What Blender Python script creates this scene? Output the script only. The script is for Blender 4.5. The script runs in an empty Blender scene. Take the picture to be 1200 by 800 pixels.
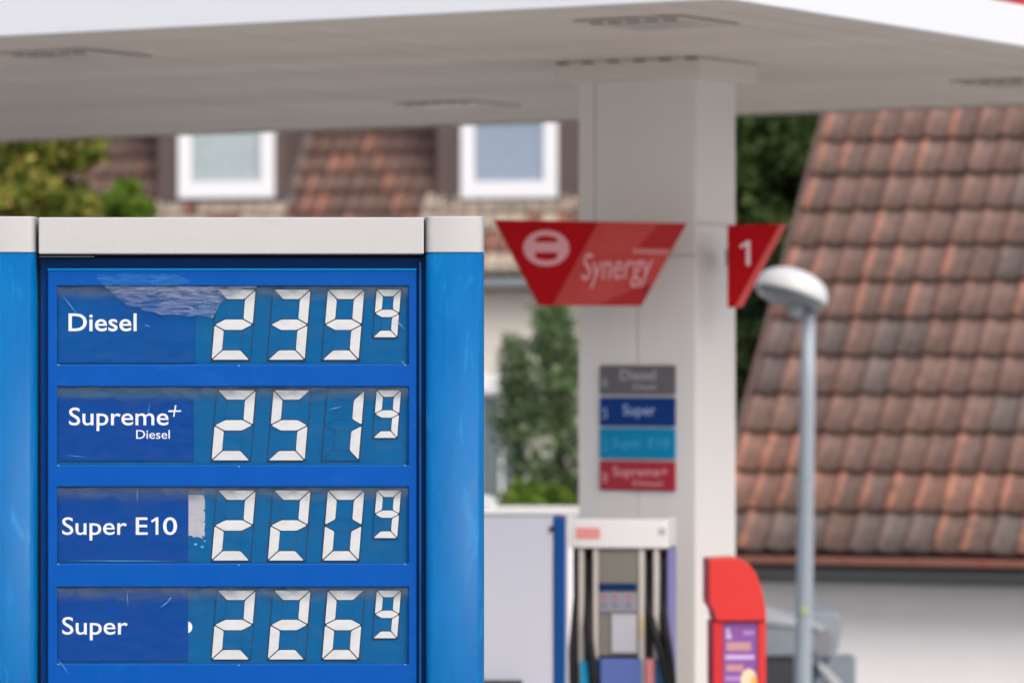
import bpy, bmesh, math, random
import numpy as np
from mathutils import Vector, Matrix
random.seed(7); rng = np.random.default_rng(7)
scene = bpy.context.scene
COL = scene.collection

# ------------------------------------------------------------------ camera
CH, F, HZ = 2.86, 4900.0, 430.0       # camera height, focal length and horizon in photo pixels
cam = bpy.data.cameras.new('camera'); cam.lens = F / 1200 * 36; cam.sensor_width = 36; cam.sensor_fit = 'HORIZONTAL'
cam.shift_y = (HZ - 400) / 1200; cam.clip_start = 0.1; cam.clip_end = 2000
cam.dof.use_dof = True; cam.dof.focus_distance = 14.0; cam.dof.aperture_fstop = 2.85; cam.dof.aperture_blades = 0
co = bpy.data.objects.new('camera', cam); COL.objects.link(co)
co.location = (0, 0, CH); co.rotation_euler = (math.radians(90), 0, 0); scene.camera = co

# ------------------------------------------------------------------ sky, sun, exposure
SUN_EL, SUN_AZ = math.radians(45), math.radians(155)      # azimuth from +Y towards +X
world = bpy.data.worlds.new('World'); scene.world = world; world.use_nodes = True
wn = world.node_tree.nodes; wl = world.node_tree.links
sky = wn.new('ShaderNodeTexSky'); sky.sky_type = 'NISHITA'; sky.sun_disc = False
sky.sun_elevation = SUN_EL; sky.sun_rotation = SUN_AZ; sky.air_density = 0.8; sky.dust_density = 4.0; sky.ozone_density = 1.0
wl.new(sky.outputs[0], wn['Background'].inputs[0]); wn['Background'].inputs[1].default_value = 0.14
sl = bpy.data.lights.new('sun', 'SUN'); sl.energy = 1.2; sl.angle = math.radians(35); sl.color = (1.0, 0.955, 0.90)
so = bpy.data.objects.new('sun', sl); COL.objects.link(so); so.location = (20, -20, 30)
sd = Vector((math.cos(SUN_EL) * math.sin(SUN_AZ), math.cos(SUN_EL) * math.cos(SUN_AZ), math.sin(SUN_EL)))
so.rotation_euler = sd.to_track_quat('Z', 'Y').to_euler()
vs = scene.view_settings; vs.view_transform = 'Standard'; vs.look = 'None'; vs.gamma = 1; vs.exposure = 0.42
scene.cycles.use_denoising = True
scene.cycles.max_bounces = 8; scene.cycles.transparent_max_bounces = 12

# ------------------------------------------------------------------ materials
def srgb(r, g, b):
    def f(c):
        c /= 255.0
        return c / 12.92 if c <= 0.04045 else ((c + 0.055) / 1.055) ** 2.4
    return (f(r), f(g), f(b), 1)
def lin(r, g, b): return (r, g, b, 1)
MATS = {}
def mat(name, col, rough=0.5, metal=0.0, var=0.0, col2=None, scale=6.0, detail=4.0, bump=0.0, bscale=40.0, spec=0.5, coat=0.0, rvar=0.0, stretch=(1, 1, 1), scuff=None, scuff_amt=0.5, scuff_dir=(6, 6, 1.2)):
    """principled paint with noise variation between two colours, roughness variation and fine relief"""
    if name in MATS: return MATS[name]
    m = bpy.data.materials.new(name); m.use_nodes = True; MATS[name] = m
    nt = m.node_tree; n = nt.nodes; l = nt.links; p = n['Principled BSDF']
    p.inputs['Base Color'].default_value = col; p.inputs['Roughness'].default_value = rough; p.inputs['Metallic'].default_value = metal
    p.inputs['Specular IOR Level'].default_value = spec; p.inputs['Coat Weight'].default_value = coat; p.inputs['Coat Roughness'].default_value = 0.08
    tc = n.new('ShaderNodeTexCoord'); mp = n.new('ShaderNodeMapping'); mp.inputs['Scale'].default_value = stretch
    l.new(tc.outputs['Object'], mp.inputs[0])
    if var > 0 or rvar > 0:
        t = n.new('ShaderNodeTexNoise'); t.inputs['Scale'].default_value = scale; t.inputs['Detail'].default_value = detail; t.inputs['Roughness'].default_value = 0.65
        l.new(mp.outputs[0], t.inputs[0])
        if var > 0:
            r = n.new('ShaderNodeMapRange'); r.inputs[1].default_value = 0.35; r.inputs[2].default_value = 0.7; r.inputs[3].default_value = 0; r.inputs[4].default_value = var
            l.new(t.outputs[0], r.inputs[0])
            mx = n.new('ShaderNodeMix'); mx.data_type = 'RGBA'; mx.inputs[6].default_value = col
            mx.inputs[7].default_value = col2 or tuple(c * 0.5 for c in col[:3]) + (1,)
            l.new(r.outputs[0], mx.inputs[0]); l.new(mx.outputs[2], p.inputs['Base Color'])
        if rvar > 0:
            r = n.new('ShaderNodeMapRange'); r.inputs[1].default_value = 0.3; r.inputs[2].default_value = 0.7
            r.inputs[3].default_value = max(0.03, rough - rvar); r.inputs[4].default_value = rough + rvar
            l.new(t.outputs[0], r.inputs[0]); l.new(r.outputs[0], p.inputs['Roughness'])
    if scuff:
        # rubbed streaks: sparse, elongated, thresholded noise
        src = p.inputs['Base Color'].links[0].from_socket if p.inputs['Base Color'].links else None
        m3 = n.new('ShaderNodeMapping'); m3.inputs['Scale'].default_value = scuff_dir; m3.inputs['Rotation'].default_value = (0, math.radians(7), 0); l.new(tc.outputs['Object'], m3.inputs[0])
        t3 = n.new('ShaderNodeTexNoise'); t3.inputs['Scale'].default_value = 2.6; t3.inputs['Detail'].default_value = 9; t3.inputs['Roughness'].default_value = 0.7; t3.inputs['Distortion'].default_value = 0.7; l.new(m3.outputs[0], t3.inputs[0])
        r3 = n.new('ShaderNodeMapRange'); r3.inputs[1].default_value = 0.56; r3.inputs[2].default_value = 0.76; r3.inputs[4].default_value = scuff_amt; l.new(t3.outputs[0], r3.inputs[0])
        mx3 = n.new('ShaderNodeMix'); mx3.data_type = 'RGBA'; mx3.inputs[6].default_value = col; mx3.inputs[7].default_value = scuff
        if src: l.new(src, mx3.inputs[6])
        l.new(r3.outputs[0], mx3.inputs[0]); l.new(mx3.outputs[2], p.inputs['Base Color'])
    if bump > 0:
        t2 = n.new('ShaderNodeTexNoise'); t2.inputs['Scale'].default_value = bscale; t2.inputs['Detail'].default_value = 5
        l.new(mp.outputs[0], t2.inputs[0])
        b = n.new('ShaderNodeBump'); b.inputs['Strength'].default_value = bump; b.inputs['Distance'].default_value = 0.01
        l.new(t2.outputs[0], b.inputs['Height']); l.new(b.outputs[0], p.inputs['Normal'])
    return m

def tile_mat(name, base, orange, amount, rand_on=True, dark=None):
    """fired clay: brown face, worn terracotta on the roll, tone differs from tile to tile"""
    m = bpy.data.materials.new(name); m.use_nodes = True
    nt = m.node_tree; n = nt.nodes; l = nt.links; p = n['Principled BSDF']
    p.inputs['Roughness'].default_value = 0.75; p.inputs['Specular IOR Level'].default_value = 0.35
    tc = n.new('ShaderNodeTexCoord'); oi = n.new('ShaderNodeObjectInfo'); ge = n.new('ShaderNodeNewGeometry')
    rnd = oi.outputs['Random'] if rand_on else ge.outputs['Random Per Island']
    no = n.new('ShaderNodeTexNoise'); no.inputs['Scale'].default_value = 9; no.inputs['Detail'].default_value = 5; no.noise_dimensions = '4D'
    mw = n.new('ShaderNodeMath'); mw.operation = 'MULTIPLY'; mw.inputs[1].default_value = 37.0
    l.new(rnd, mw.inputs[0]); l.new(mw.outputs[0], no.inputs['W']); l.new(tc.outputs['Object'], no.inputs[0])
    # tone per tile
    ramp = n.new('ShaderNodeValToRGB'); cr = ramp.color_ramp
    cr.elements[0].position = 0; cr.elements[0].color = tuple(c * 0.86 for c in base[:3]) + (1,)
    cr.elements[1].position = 1; cr.elements[1].color = tuple(min(1, c * 1.13) for c in base[:3]) + (1,)
    l.new(rnd, ramp.inputs[0])
    # grain
    mg = n.new('ShaderNodeMix'); mg.data_type = 'RGBA'; mg.blend_type = 'MULTIPLY'
    gr = n.new('ShaderNodeMapRange'); gr.inputs[1].default_value = 0.3; gr.inputs[2].default_value = 0.75; gr.inputs[3].default_value = 0.72; gr.inputs[4].default_value = 1.2
    l.new(no.outputs[0], gr.inputs[0])
    cmb = n.new('ShaderNodeCombineColor')
    for k in range(3): l.new(gr.outputs[0], cmb.inputs[k])
    mg.inputs[0].default_value = 1; l.new(ramp.outputs[0], mg.inputs[6]); l.new(cmb.outputs[0], mg.inputs[7])
    # worn roll: local x of the tile near 0 .. 0.06
    if rand_on:
        sx = n.new('ShaderNodeSeparateXYZ'); l.new(tc.outputs['Object'], sx.inputs[0])
        r = n.new('ShaderNodeMapRange'); r.inputs[1].default_value = 0.05; r.inputs[2].default_value = 0.085; r.inputs[3].default_value = 1; r.inputs[4].default_value = 0.0
        l.new(sx.outputs[0], r.inputs[0])
        a1 = n.new('ShaderNodeMath'); a1.operation = 'MULTIPLY'; a1.inputs[1].default_value = amount
        l.new(r.outputs[0], a1.inputs[0])
        pw = n.new('ShaderNodeMapRange'); pw.inputs[1].default_value = 0.3; pw.inputs[2].default_value = 0.62
        l.new(no.outputs[0], pw.inputs[0])
        a2 = n.new('ShaderNodeMath'); a2.operation = 'MULTIPLY'; l.new(a1.outputs[0], a2.inputs[0]); l.new(pw.outputs[0], a2.inputs[1])
        fac = a2.outputs[0]
    else:
        pw = n.new('ShaderNodeMapRange'); pw.inputs[1].default_value = 0.5; pw.inputs[2].default_value = 0.8; pw.inputs[4].default_value = amount
        l.new(no.outputs[0], pw.inputs[0]); fac = pw.outputs[0]
    mo = n.new('ShaderNodeMix'); mo.data_type = 'RGBA'; l.new(fac, mo.inputs[0]); l.new(mg.outputs[2], mo.inputs[6]); mo.inputs[7].default_value = orange
    l.new(mo.outputs[2], p.inputs['Base Color'])
    b = n.new('ShaderNodeBump'); b.inputs['Strength'].default_value = 0.3; b.inputs['Distance'].default_value = 0.01
    l.new(no.outputs[0], b.inputs['Height']); l.new(b.outputs[0], p.inputs['Normal'])
    return m

def leaf_mat(name, cols):
    m = bpy.data.materials.new(name); m.use_nodes = True
    nt = m.node_tree; n = nt.nodes; l = nt.links; p = n['Principled BSDF']
    p.inputs['Roughness'].default_value = 0.55; p.inputs['Specular IOR Level'].default_value = 0.3
    g = n.new('ShaderNodeNewGeometry'); r = n.new('ShaderNodeValToRGB'); l.new(g.outputs['Random Per Island'], r.inputs[0])
    cr = r.color_ramp
    cr.elements[0].color = cols[0][1]; cr.elements[0].position = cols[0][0]
    cr.elements[1].color = cols[-1][1]; cr.elements[1].position = cols[-1][0]
    for ps, c in cols[1:-1]:
        e = cr.elements.new(ps); e.color = c
    l.new(r.outputs[0], p.inputs['Base Color'])
    tr = n.new('ShaderNodeBsdfTranslucent'); l.new(r.outputs[0], tr.inputs[0])
    ms = n.new('ShaderNodeMixShader'); ms.inputs[0].default_value = 0.4
    l.new(p.outputs[0], ms.inputs[1]); l.new(tr.outputs[0], ms.inputs[2]); l.new(ms.outputs[0], n['Material Output'].inputs[0])
    return m

def pane_mat(name, dust=0.06, dust_and_band_col=lin(0.35, 0.36, 0.38), tint=lin(0.97, 0.98, 0.98), gloss=0.04, rough=0.04, topband=None, scale=14.0, ior=1.45):
    """thin clear sheet: see-through, a fresnel-like gloss and a film of dust, heavier in smears"""
    m = bpy.data.materials.new(name); m.use_nodes = True
    nt = m.node_tree; n = nt.nodes; l = nt.links
    n.remove(n['Principled BSDF'])
    t = n.new('ShaderNodeBsdfTransparent'); t.inputs[0].default_value = tint
    g = n.new('ShaderNodeBsdfGlossy'); g.inputs['Roughness'].default_value = rough; g.inputs[0].default_value = (1, 1, 1, 1)
    fr = n.new('ShaderNodeFresnel'); fr.inputs[0].default_value = ior
    m1 = n.new('ShaderNodeMixShader'); l.new(fr.outputs[0], m1.inputs[0]); l.new(t.outputs[0], m1.inputs[1]); l.new(g.outputs[0], m1.inputs[2])
    d = n.new('ShaderNodeBsdfDiffuse'); d.inputs[0].default_value = dust_and_band_col
    tc = n.new('ShaderNodeTexCoord'); mp = n.new('ShaderNodeMapping'); mp.inputs['Scale'].default_value = (1, 1, 2.2)
    l.new(tc.outputs['Object'], mp.inputs[0])
    no = n.new('ShaderNodeTexNoise'); no.inputs['Scale'].default_value = scale; no.inputs['Detail'].default_value = 6; no.inputs['Distortion'].default_value = 0.8; l.new(mp.outputs[0], no.inputs[0])
    r = n.new('ShaderNodeMapRange'); r.inputs[1].default_value = 0.45; r.inputs[2].default_value = 0.8; r.inputs[3].default_value = dust * 0.15; r.inputs[4].default_value = dust
    l.new(no.outputs[0], r.inputs[0]); fac = r.outputs[0]
    if topband:
        # grey band, stronger towards the upper edge of the pane (object z measured down from the top edge)
        s = n.new('ShaderNodeSeparateXYZ'); l.new(tc.outputs['Object'], s.inputs[0])
        r2 = n.new('ShaderNodeMapRange'); r2.inputs[1].default_value = -0.06; r2.inputs[2].default_value = 0.0; r2.interpolation_type = 'SMOOTHSTEP'; r2.inputs[3].default_value = 0; r2.inputs[4].default_value = topband
        l.new(s.outputs[2], r2.inputs[0])
        mu = n.new('ShaderNodeMath'); mu.operation = 'MULTIPLY'; l.new(r2.outputs[0], mu.inputs[0])
        r3 = n.new('ShaderNodeMapRange'); r3.inputs[1].default_value = 0.15; r3.inputs[2].default_value = 0.75; l.new(no.outputs[0], r3.inputs[0]); l.new(r3.outputs[0], mu.inputs[1])
        ad = n.new('ShaderNodeMath'); ad.operation = 'ADD'; l.new(fac, ad.inputs[0]); l.new(mu.outputs[0], ad.inputs[1]); fac = ad.outputs[0]
    m2 = n.new('ShaderNodeMixShader'); l.new(fac, m2.inputs[0]); l.new(m1.outputs[0], m2.inputs[1]); l.new(d.outputs[0], m2.inputs[2])
    l.new(m2.outputs[0], n['Material Output'].inputs[0])
    return m

# ------------------------------------------------------------------ mesh building
class MB:
    def __init__(s): s.v = []; s.f = []
    def add(s, vs, fs):
        o = len(s.v); s.v += [tuple(v) for v in vs]; s.f += [tuple(i + o for i in f) for f in fs]; return s
    def box(s, x0, x1, y0, y1, z0, z1):
        return s.add([(x0, y0, z0), (x1, y0, z0), (x1, y1, z0), (x0, y1, z0), (x0, y0, z1), (x1, y0, z1), (x1, y1, z1), (x0, y1, z1)],
                     [(0, 3, 2, 1), (4, 5, 6, 7), (0, 1, 5, 4), (1, 2, 6, 5), (2, 3, 7, 6), (3, 0, 4, 7)])
    def prism(s, pts, y0, y1):                     # polygon in x,z (counter-clockwise seen from -y), extruded along y
        n = len(pts); a = sum(pts[i][0] * pts[(i + 1) % n][1] - pts[(i + 1) % n][0] * pts[i][1] for i in range(n))
        if a < 0: pts = pts[::-1]
        return s.add([(x, y0, z) for x, z in pts] + [(x, y1, z) for x, z in pts],
                     [tuple(range(n)), tuple(range(2 * n - 1, n - 1, -1))] + [(i, n + i, n + (i + 1) % n, (i + 1) % n) for i in range(n)])
    def extrude_z(s, pts, z0, z1):                 # polygon in x,y extruded along z
        n = len(pts); a = sum(pts[i][0] * pts[(i + 1) % n][1] - pts[(i + 1) % n][0] * pts[i][1] for i in range(n))
        if a < 0: pts = pts[::-1]
        return s.add([(x, y, z0) for x, y in pts] + [(x, y, z1) for x, y in pts],
                     [tuple(range(n - 1, -1, -1)), tuple(range(n, 2 * n))] + [(i, (i + 1) % n, n + (i + 1) % n, n + i) for i in range(n)])
    def extrude_x(s, pts, x0, x1):                 # polygon in y,z extruded along x
        n = len(pts); a = sum(pts[i][0] * pts[(i + 1) % n][1] - pts[(i + 1) % n][0] * pts[i][1] for i in range(n))
        if a < 0: pts = pts[::-1]
        return s.add([(x0, y, z) for y, z in pts] + [(x1, y, z) for y, z in pts],
                     [tuple(range(n - 1, -1, -1)), tuple(range(n, 2 * n))] + [(i, (i + 1) % n, n + (i + 1) % n, n + i) for i in range(n)])
    def tube(s, path, rad, seg=10):
        path = [Vector(p) for p in path]; rs = rad if isinstance(rad, (list, tuple)) else [rad] * len(path)
        vs = []; fs = []
        for i, p in enumerate(path):
            t = (path[min(i + 1, len(path) - 1)] - path[max(i - 1, 0)]).normalized()
            u = t.cross(Vector((0.13, 1, 0.07))).normalized(); w = t.cross(u)
            for k in range(seg):
                a = 2 * math.pi * k / seg
                vs.append(p + (u * math.cos(a) + w * math.sin(a)) * rs[i])
        for i in range(len(path) - 1):
            for k in range(seg):
                a, b = i * seg + k, i * seg + (k + 1) % seg
                fs.append((a, b, b + seg, a + seg))
        fs.append(tuple(range(seg - 1, -1, -1))); fs.append(tuple(range((len(path) - 1) * seg, len(path) * seg)))
        return s.add(vs, fs)
    def lathe(s, prof, seg=24):                    # (r, z) profile round the z axis
        vs = []; fs = []
        for r, z in prof:
            for k in range(seg):
                a = 2 * math.pi * k / seg; vs.append((r * math.cos(a), r * math.sin(a), z))
        for i in range(len(prof) - 1):
            for k in range(seg):
                a, b = i * seg + k, i * seg + (k + 1) % seg; fs.append((a, b, b + seg, a + seg))
        return s.add(vs, fs)
    def mesh(s, name, m, smooth=False):
        me = bpy.data.meshes.new(name); me.from_pydata(s.v, [], s.f); me.materials.append(m)
        bm = bmesh.new(); bm.from_mesh(me); bmesh.ops.recalc_face_normals(bm, faces=bm.faces); bm.to_mesh(me); bm.free()
        if smooth: me.polygons.foreach_set('use_smooth', [True] * len(me.polygons))
        me.update(); return me
    def build(s, name, m, parent=None, bevel=0.0, smooth=False, loc=(0, 0, 0), rot=(0, 0, 0), seg=2):
        return link(name, s.mesh(name, m, smooth), parent, loc, rot, bevel, seg)

def link(name, me, parent=None, loc=(0, 0, 0), rot=(0, 0, 0), bevel=0.0, seg=2):
    o = bpy.data.objects.new(name, me); COL.objects.link(o); o.location = loc; o.rotation_euler = rot
    if parent: o.parent = parent
    if bevel > 0:
        b = o.modifiers.new('bevel', 'BEVEL'); b.width = bevel; b.segments = seg; b.limit_method = 'ANGLE'; b.angle_limit = math.radians(40)
        w = o.modifiers.new('wn', 'WEIGHTED_NORMAL'); w.keep_sharp = False
        me.polygons.foreach_set('use_smooth', [True] * len(me.polygons))
    return o
def thing(name, label, cat, loc=(0, 0, 0), rotz=0.0, group=None):
    o = bpy.data.objects.new(name, None); COL.objects.link(o); o.location = loc; o.rotation_euler = (0, 0, rotz); o.empty_display_size = 0.2
    return tag(o, label, cat, group)
def tag(o, label, cat, group=None, kind=None):
    if label: o['label'] = label
    if cat: o['category'] = cat
    if group: o['group'] = group
    if kind: o['kind'] = kind
    return o
def struct(o): o['kind'] = 'structure'; return o

def words(body, x0, x1, zb, cap, m, parent, y=0.0, depth=0.0007, bold=0.0, shear=0.0, name='lettering', rot=0.0):
    """raised lettering: x0..x1 wide, baseline zb, capital height cap, facing -y"""
    c = bpy.data.curves.new(name, 'FONT'); c.body = body; c.size = 1.0; c.offset = bold; c.shear = shear; c.resolution_u = 4
    t = bpy.data.objects.new(name, c); COL.objects.link(t)
    bpy.context.view_layer.update()
    me = bpy.data.meshes.new_from_object(t.evaluated_get(bpy.context.evaluated_depsgraph_get()))
    bpy.data.objects.remove(t); bpy.data.curves.remove(c)
    n = len(me.vertices); a = np.empty(n * 3); me.vertices.foreach_get('co', a); a = a.reshape(-1, 3)
    capu = 0.692                                    # capital height of the built-in face at size 1
    xs = (a[:, 0] - a[:, 0].min()) / max(1e-6, a[:, 0].max() - a[:, 0].min()) * (x1 - x0)
    zs = a[:, 1] / capu * cap
    if rot:
        xs, zs = xs * math.cos(rot) - zs * math.sin(rot), xs * math.sin(rot) + zs * math.cos(rot)
    out = np.stack([xs + x0, np.zeros(n), zs + zb], 1)
    me.vertices.foreach_set('co', out.ravel()); me.update()
    bm = bmesh.new(); bm.from_mesh(me)
    bmesh.ops.remove_doubles(bm, verts=bm.verts, dist=1e-6)
    g = bmesh.ops.extrude_face_region(bm, geom=bm.faces[:])
    for v in g['geom']:
        if isinstance(v, bmesh.types.BMVert): v.co.y -= depth
    bmesh.ops.recalc_face_normals(bm, faces=bm.faces); bm.to_mesh(me); bm.free()
    me.materials.clear(); me.materials.append(m); me.name = name
    me.polygons.foreach_set('use_smooth', [False] * len(me.polygons)); me.update()
    return link(name, me, parent, (0, y, 0))
def numeral_one(x0, x1, zb, cap, m, parent, y=0.0, depth=0.0007, shear=0.0):
    w = x1 - x0; st = w * 0.38
    pts = [(x1 - st, zb), (x1, zb), (x1, zb + cap), (x1 - st * 0.75, zb + cap), (x0, zb + cap * 0.80), (x0 + w * 0.1, zb + cap * 0.68), (x1 - st, zb + cap * 0.82)]
    pts = [(x + (z - zb) * shear, z) for x, z in pts]
    return MB().prism(pts, -min(depth, 0.003), 0).build('lettering', m, parent, loc=(0, y, 0))

def at(px, py, Y): return Vector(((px - 600) / F * Y, Y, CH + (HZ - py) / F * Y))
class Frame:
    """a rotated ground frame: x along a facade (its right end nearer for th > 0), y away from the camera"""
    def __init__(s, X0, Y0, th): s.X0, s.Y0, s.c, s.s, s.th = X0, Y0, math.cos(th), math.sin(th), th
    def x(s, px, y): 
        k = (px - 600) / F
        return (k * (s.Y0 + y * s.c) - s.X0 - y * s.s) / (s.c + k * s.s)
    def depth(s, x, y): return s.Y0 - x * s.s + y * s.c
    def z(s, py, x, y): return CH + (HZ - py) / F * s.depth(x, y)
    def P(s, px, py, y=0.0):
        x = s.x(px, y); return (x, s.z(py, x, y))

# ------------------------------------------------------------------ the setting: ground and pump island
def smooth(t): t = max(0.0, min(1.0, t)); return t * t * (3 - 2 * t)
def ground_z(x, y): return -1.35 * smooth((x - 0.7) / 0.6) * smooth((y - 31.6) / 1.2) * (1 - smooth((x - 40) / 20))
xs = sorted(set([-400, -150, -60, -30, -15, -8, -4, -2, -1] + [0.25 * k for k in range(0, 10)] + [3, 4, 6, 9, 14, 25, 40, 50, 60, 150, 400]))
ys = sorted(set([-400, -150, -60, -30, -15, -5, 0, 5, 10, 15, 20, 25, 28] + [31.4 + 0.2 * k for k in range(0, 9)] + [34, 40, 50, 70, 100, 200, 600]))
g = MB(); g.v = [(x, y, ground_z(x, y)) for y in ys for x in xs]; nx = len(xs)
g.f = [(j * nx + i, j * nx + i + 1, (j + 1) * nx + i + 1, (j + 1) * nx + i) for j in range(len(ys) - 1) for i in range(nx - 1)]
M_ground = mat('concrete_paving', lin(0.42, 0.405, 0.385), 0.9, var=0.7, col2=lin(0.33, 0.32, 0.305), scale=0.6, detail=8, bump=0.3, bscale=60)
struct(g.build('ground', M_ground))

# ------------------------------------------------------------------ price pylon
S = 350.0; PX = 266.0
def qx(px): return (px - PX) / S
def qz(py): return CH + (HZ - py) / S
BL_COL = mat('pylon_column_blue', lin(0.0, 0.108, 0.33), 0.42, var=0.7, col2=lin(0.0, 0.15, 0.40), scale=5, detail=6, rvar=0.12, stretch=(3, 3, 0.7), spec=0.16, scuff=lin(0.02, 0.27, 0.58), scuff_amt=0.55)
BL_BEZ = mat('pylon_frame_blue', lin(0.0, 0.075, 0.36), 0.4, var=0.35, col2=lin(0.0, 0.088, 0.39), scale=9, rvar=0.1, spec=0.12, scuff=lin(0.01, 0.15, 0.50), scuff_amt=0.45, scuff_dir=(3, 3, 3))
BL_WIN = mat('display_blue', lin(0.0, 0.12, 0.32), 0.55, spec=0.06, var=0.6, col2=lin(0.0, 0.09, 0.27), scale=11, detail=5)
BL_LAB = mat('label_blue', lin(0.0, 0.055, 0.29), 0.5, spec=0.06, var=0.5, col2=lin(0.0, 0.068, 0.33), scale=13, detail=6)
BL_DRK = mat('channel_navy', lin(0.0, 0.035, 0.17), 0.45, spec=0.1, var=0.4, col2=lin(0.0, 0.05, 0.2), scale=12, stretch=(4, 4, 1))
BLACK = mat('black_gap', lin(0.006, 0.007, 0.010), 0.6)
GAPBLUE = mat('digit_gap_navy', lin(0.004, 0.02, 0.06), 0.6)
CAPW = mat('cap_white', lin(0.50, 0.50, 0.497), 0.32, var=0.4, col2=lin(0.455, 0.455, 0.45), scale=3, detail=7, rvar=0.08, scuff=lin(0.40, 0.40, 0.38), scuff_amt=0.4, scuff_dir=(2, 2, 9))
SEGW = mat('segment_white', lin(0.72, 0.72, 0.725), 0.5, var=0.3, col2=lin(0.63, 0.63, 0.63), scale=20)
LETW = mat('lettering_white', lin(0.88, 0.89, 0.90), 0.5)
SCREW = mat('screw_steel', lin(0.25, 0.4, 0.55), 0.35, 0.6)
pyl = thing('price_pylon', 'blue fuel price pylon with white cap and four rows of segment digits', 'price sign', ((PX - 600) / S, 14.0, 0))
def colprof(x0, x1, yf, yb, bulge, n=14, r=0.02):
    """plan of a side column: gently bowed front with rounded corners"""
    pts = []
    for k in range(n + 1):
        t = k / n; x = x0 + (x1 - x0) * t
        e = min(t, 1 - t) * (x1 - x0)
        cr = r - math.sqrt(max(0, r * r - max(0, r - e) ** 2)) if e < r else 0
        pts.append((x, yf - bulge * (1 - (2 * t - 1) ** 2) + cr))
    return pts + [(x1, yb), (x0, yb)]
for x0, x1 in ((qx(499), qx(566.5)), (qx(-25.5), qx(42))):
    c = MB().extrude_z(colprof(x0, x1, -0.03, 0.36, 0.013, 22), 0.0, qz(296.5)).build('side_column', BL_COL, pyl, smooth=False)
    c.data.polygons.foreach_set('use_smooth', [abs(p.normal.z) < 0.5 for p in c.data.polygons])
    cp = MB().extrude_z(colprof(x0 - 0.001, x1 + 0.001, -0.034, 0.364, 0.013, 22), qz(296.3), qz(254)).build('column_cap', CAPW, c, bevel=0.004)
MB().box(qx(46.5), qx(497), -0.036, 0.364, qz(298), qz(255)).build('top_cap', CAPW, pyl, bevel=0.005)
MB().box(qx(42.5), qx(498.5), 0.075, 0.35, 0.0, qz(256)).build('core', BLACK, pyl)
ch = MB().box(qx(46), qx(497.5), 0.045, 0.072, 0.05, qz(302)).build('back_channel', BL_DRK, pyl)
MB().box(qx(490.5), qx(494), 0.028, 0.046, qz(1000), qz(306)).build('guide_rail', mat('rail_blue', lin(0.0, 0.10, 0.35), 0.2, var=0.6, col2=lin(0.0, 0.02, 0.1), scale=3.2, detail=3), pyl, bevel=0.003)
MB().box(qx(46), qx(110), 0.0, 0.03, qz(301.2), qz(300)).build('seal_strip', mat('seal_grey', lin(0.2, 0.2, 0.2), 0.5), pyl)
# bezel with four window openings
WX0, WX1 = 66.0, 478.5
ROWS = [(335, 427), (453, 545), (570.5, 660.5), (688, 778)]
def holed(x0, x1, z0, z1, holes, y0, y1):
    xs_ = sorted({x0, x1} | {h[0] for h in holes} | {h[1] for h in holes}); zs_ = sorted({z0, z1} | {h[2] for h in holes} | {h[3] for h in holes})
    bm = bmesh.new(); vv = {(i, j): bm.verts.new((x, y0, z)) for i, x in enumerate(xs_) for j, z in enumerate(zs_)}
    for i in range(len(xs_) - 1):
        for j in range(len(zs_) - 1):
            cx, cz = (xs_[i] + xs_[i + 1]) / 2, (zs_[j] + zs_[j + 1]) / 2
            if any(h[0] < cx < h[1] and h[2] < cz < h[3] for h in holes): continue
            bm.faces.new((vv[i, j], vv[i + 1, j], vv[i + 1, j + 1], vv[i, j + 1]))
    gg = bmesh.ops.extrude_face_region(bm, geom=bm.faces[:])
    for v in gg['geom']:
        if isinstance(v, bmesh.types.BMVert): v.co.y = y1
    bmesh.ops.dissolve_limit(bm, angle_limit=0.01, verts=bm.verts, edges=bm.edges)
    bmesh.ops.recalc_face_normals(bm, faces=bm.faces)
    me = bpy.data.meshes.new('bezel'); bm.to_mesh(me); bm.free(); return me
bz = holed(qx(55), qx(488), qz(1010), qz(315), [(qx(WX0), qx(WX1), qz(b), qz(t)) for t, b in ROWS], 0.017, 0.044)
bz.materials.append(BL_BEZ); bez = link('bezel', bz, pyl, bevel=0.0045, seg=3)
MB().extrude_x([(0.0135, qz(316.6)), (0.0165, qz(316.9)), (0.022, qz(314.6)), (0.0195, qz(314.2))], qx(55.3), qx(487.7)).build('top_highlight', mat('highlight_blue', lin(0.0, 0.24, 0.62), 0.2, spec=0.6), bez)  # lighter strip painted as the sky highlight along the frame's upper edge
MB().box(qx(55), qx(488), 0.017, 0.044, 0.08, qz(1014)).build('lower_panel', BL_BEZ, pyl, bevel=0.004)
MB().box(qx(-29), qx(570), -0.06, 0.42, 0.0, 0.07).build('plinth', mat('plinth_grey', lin(0.2, 0.2, 0.2), 0.8), pyl, bevel=0.006)

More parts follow.
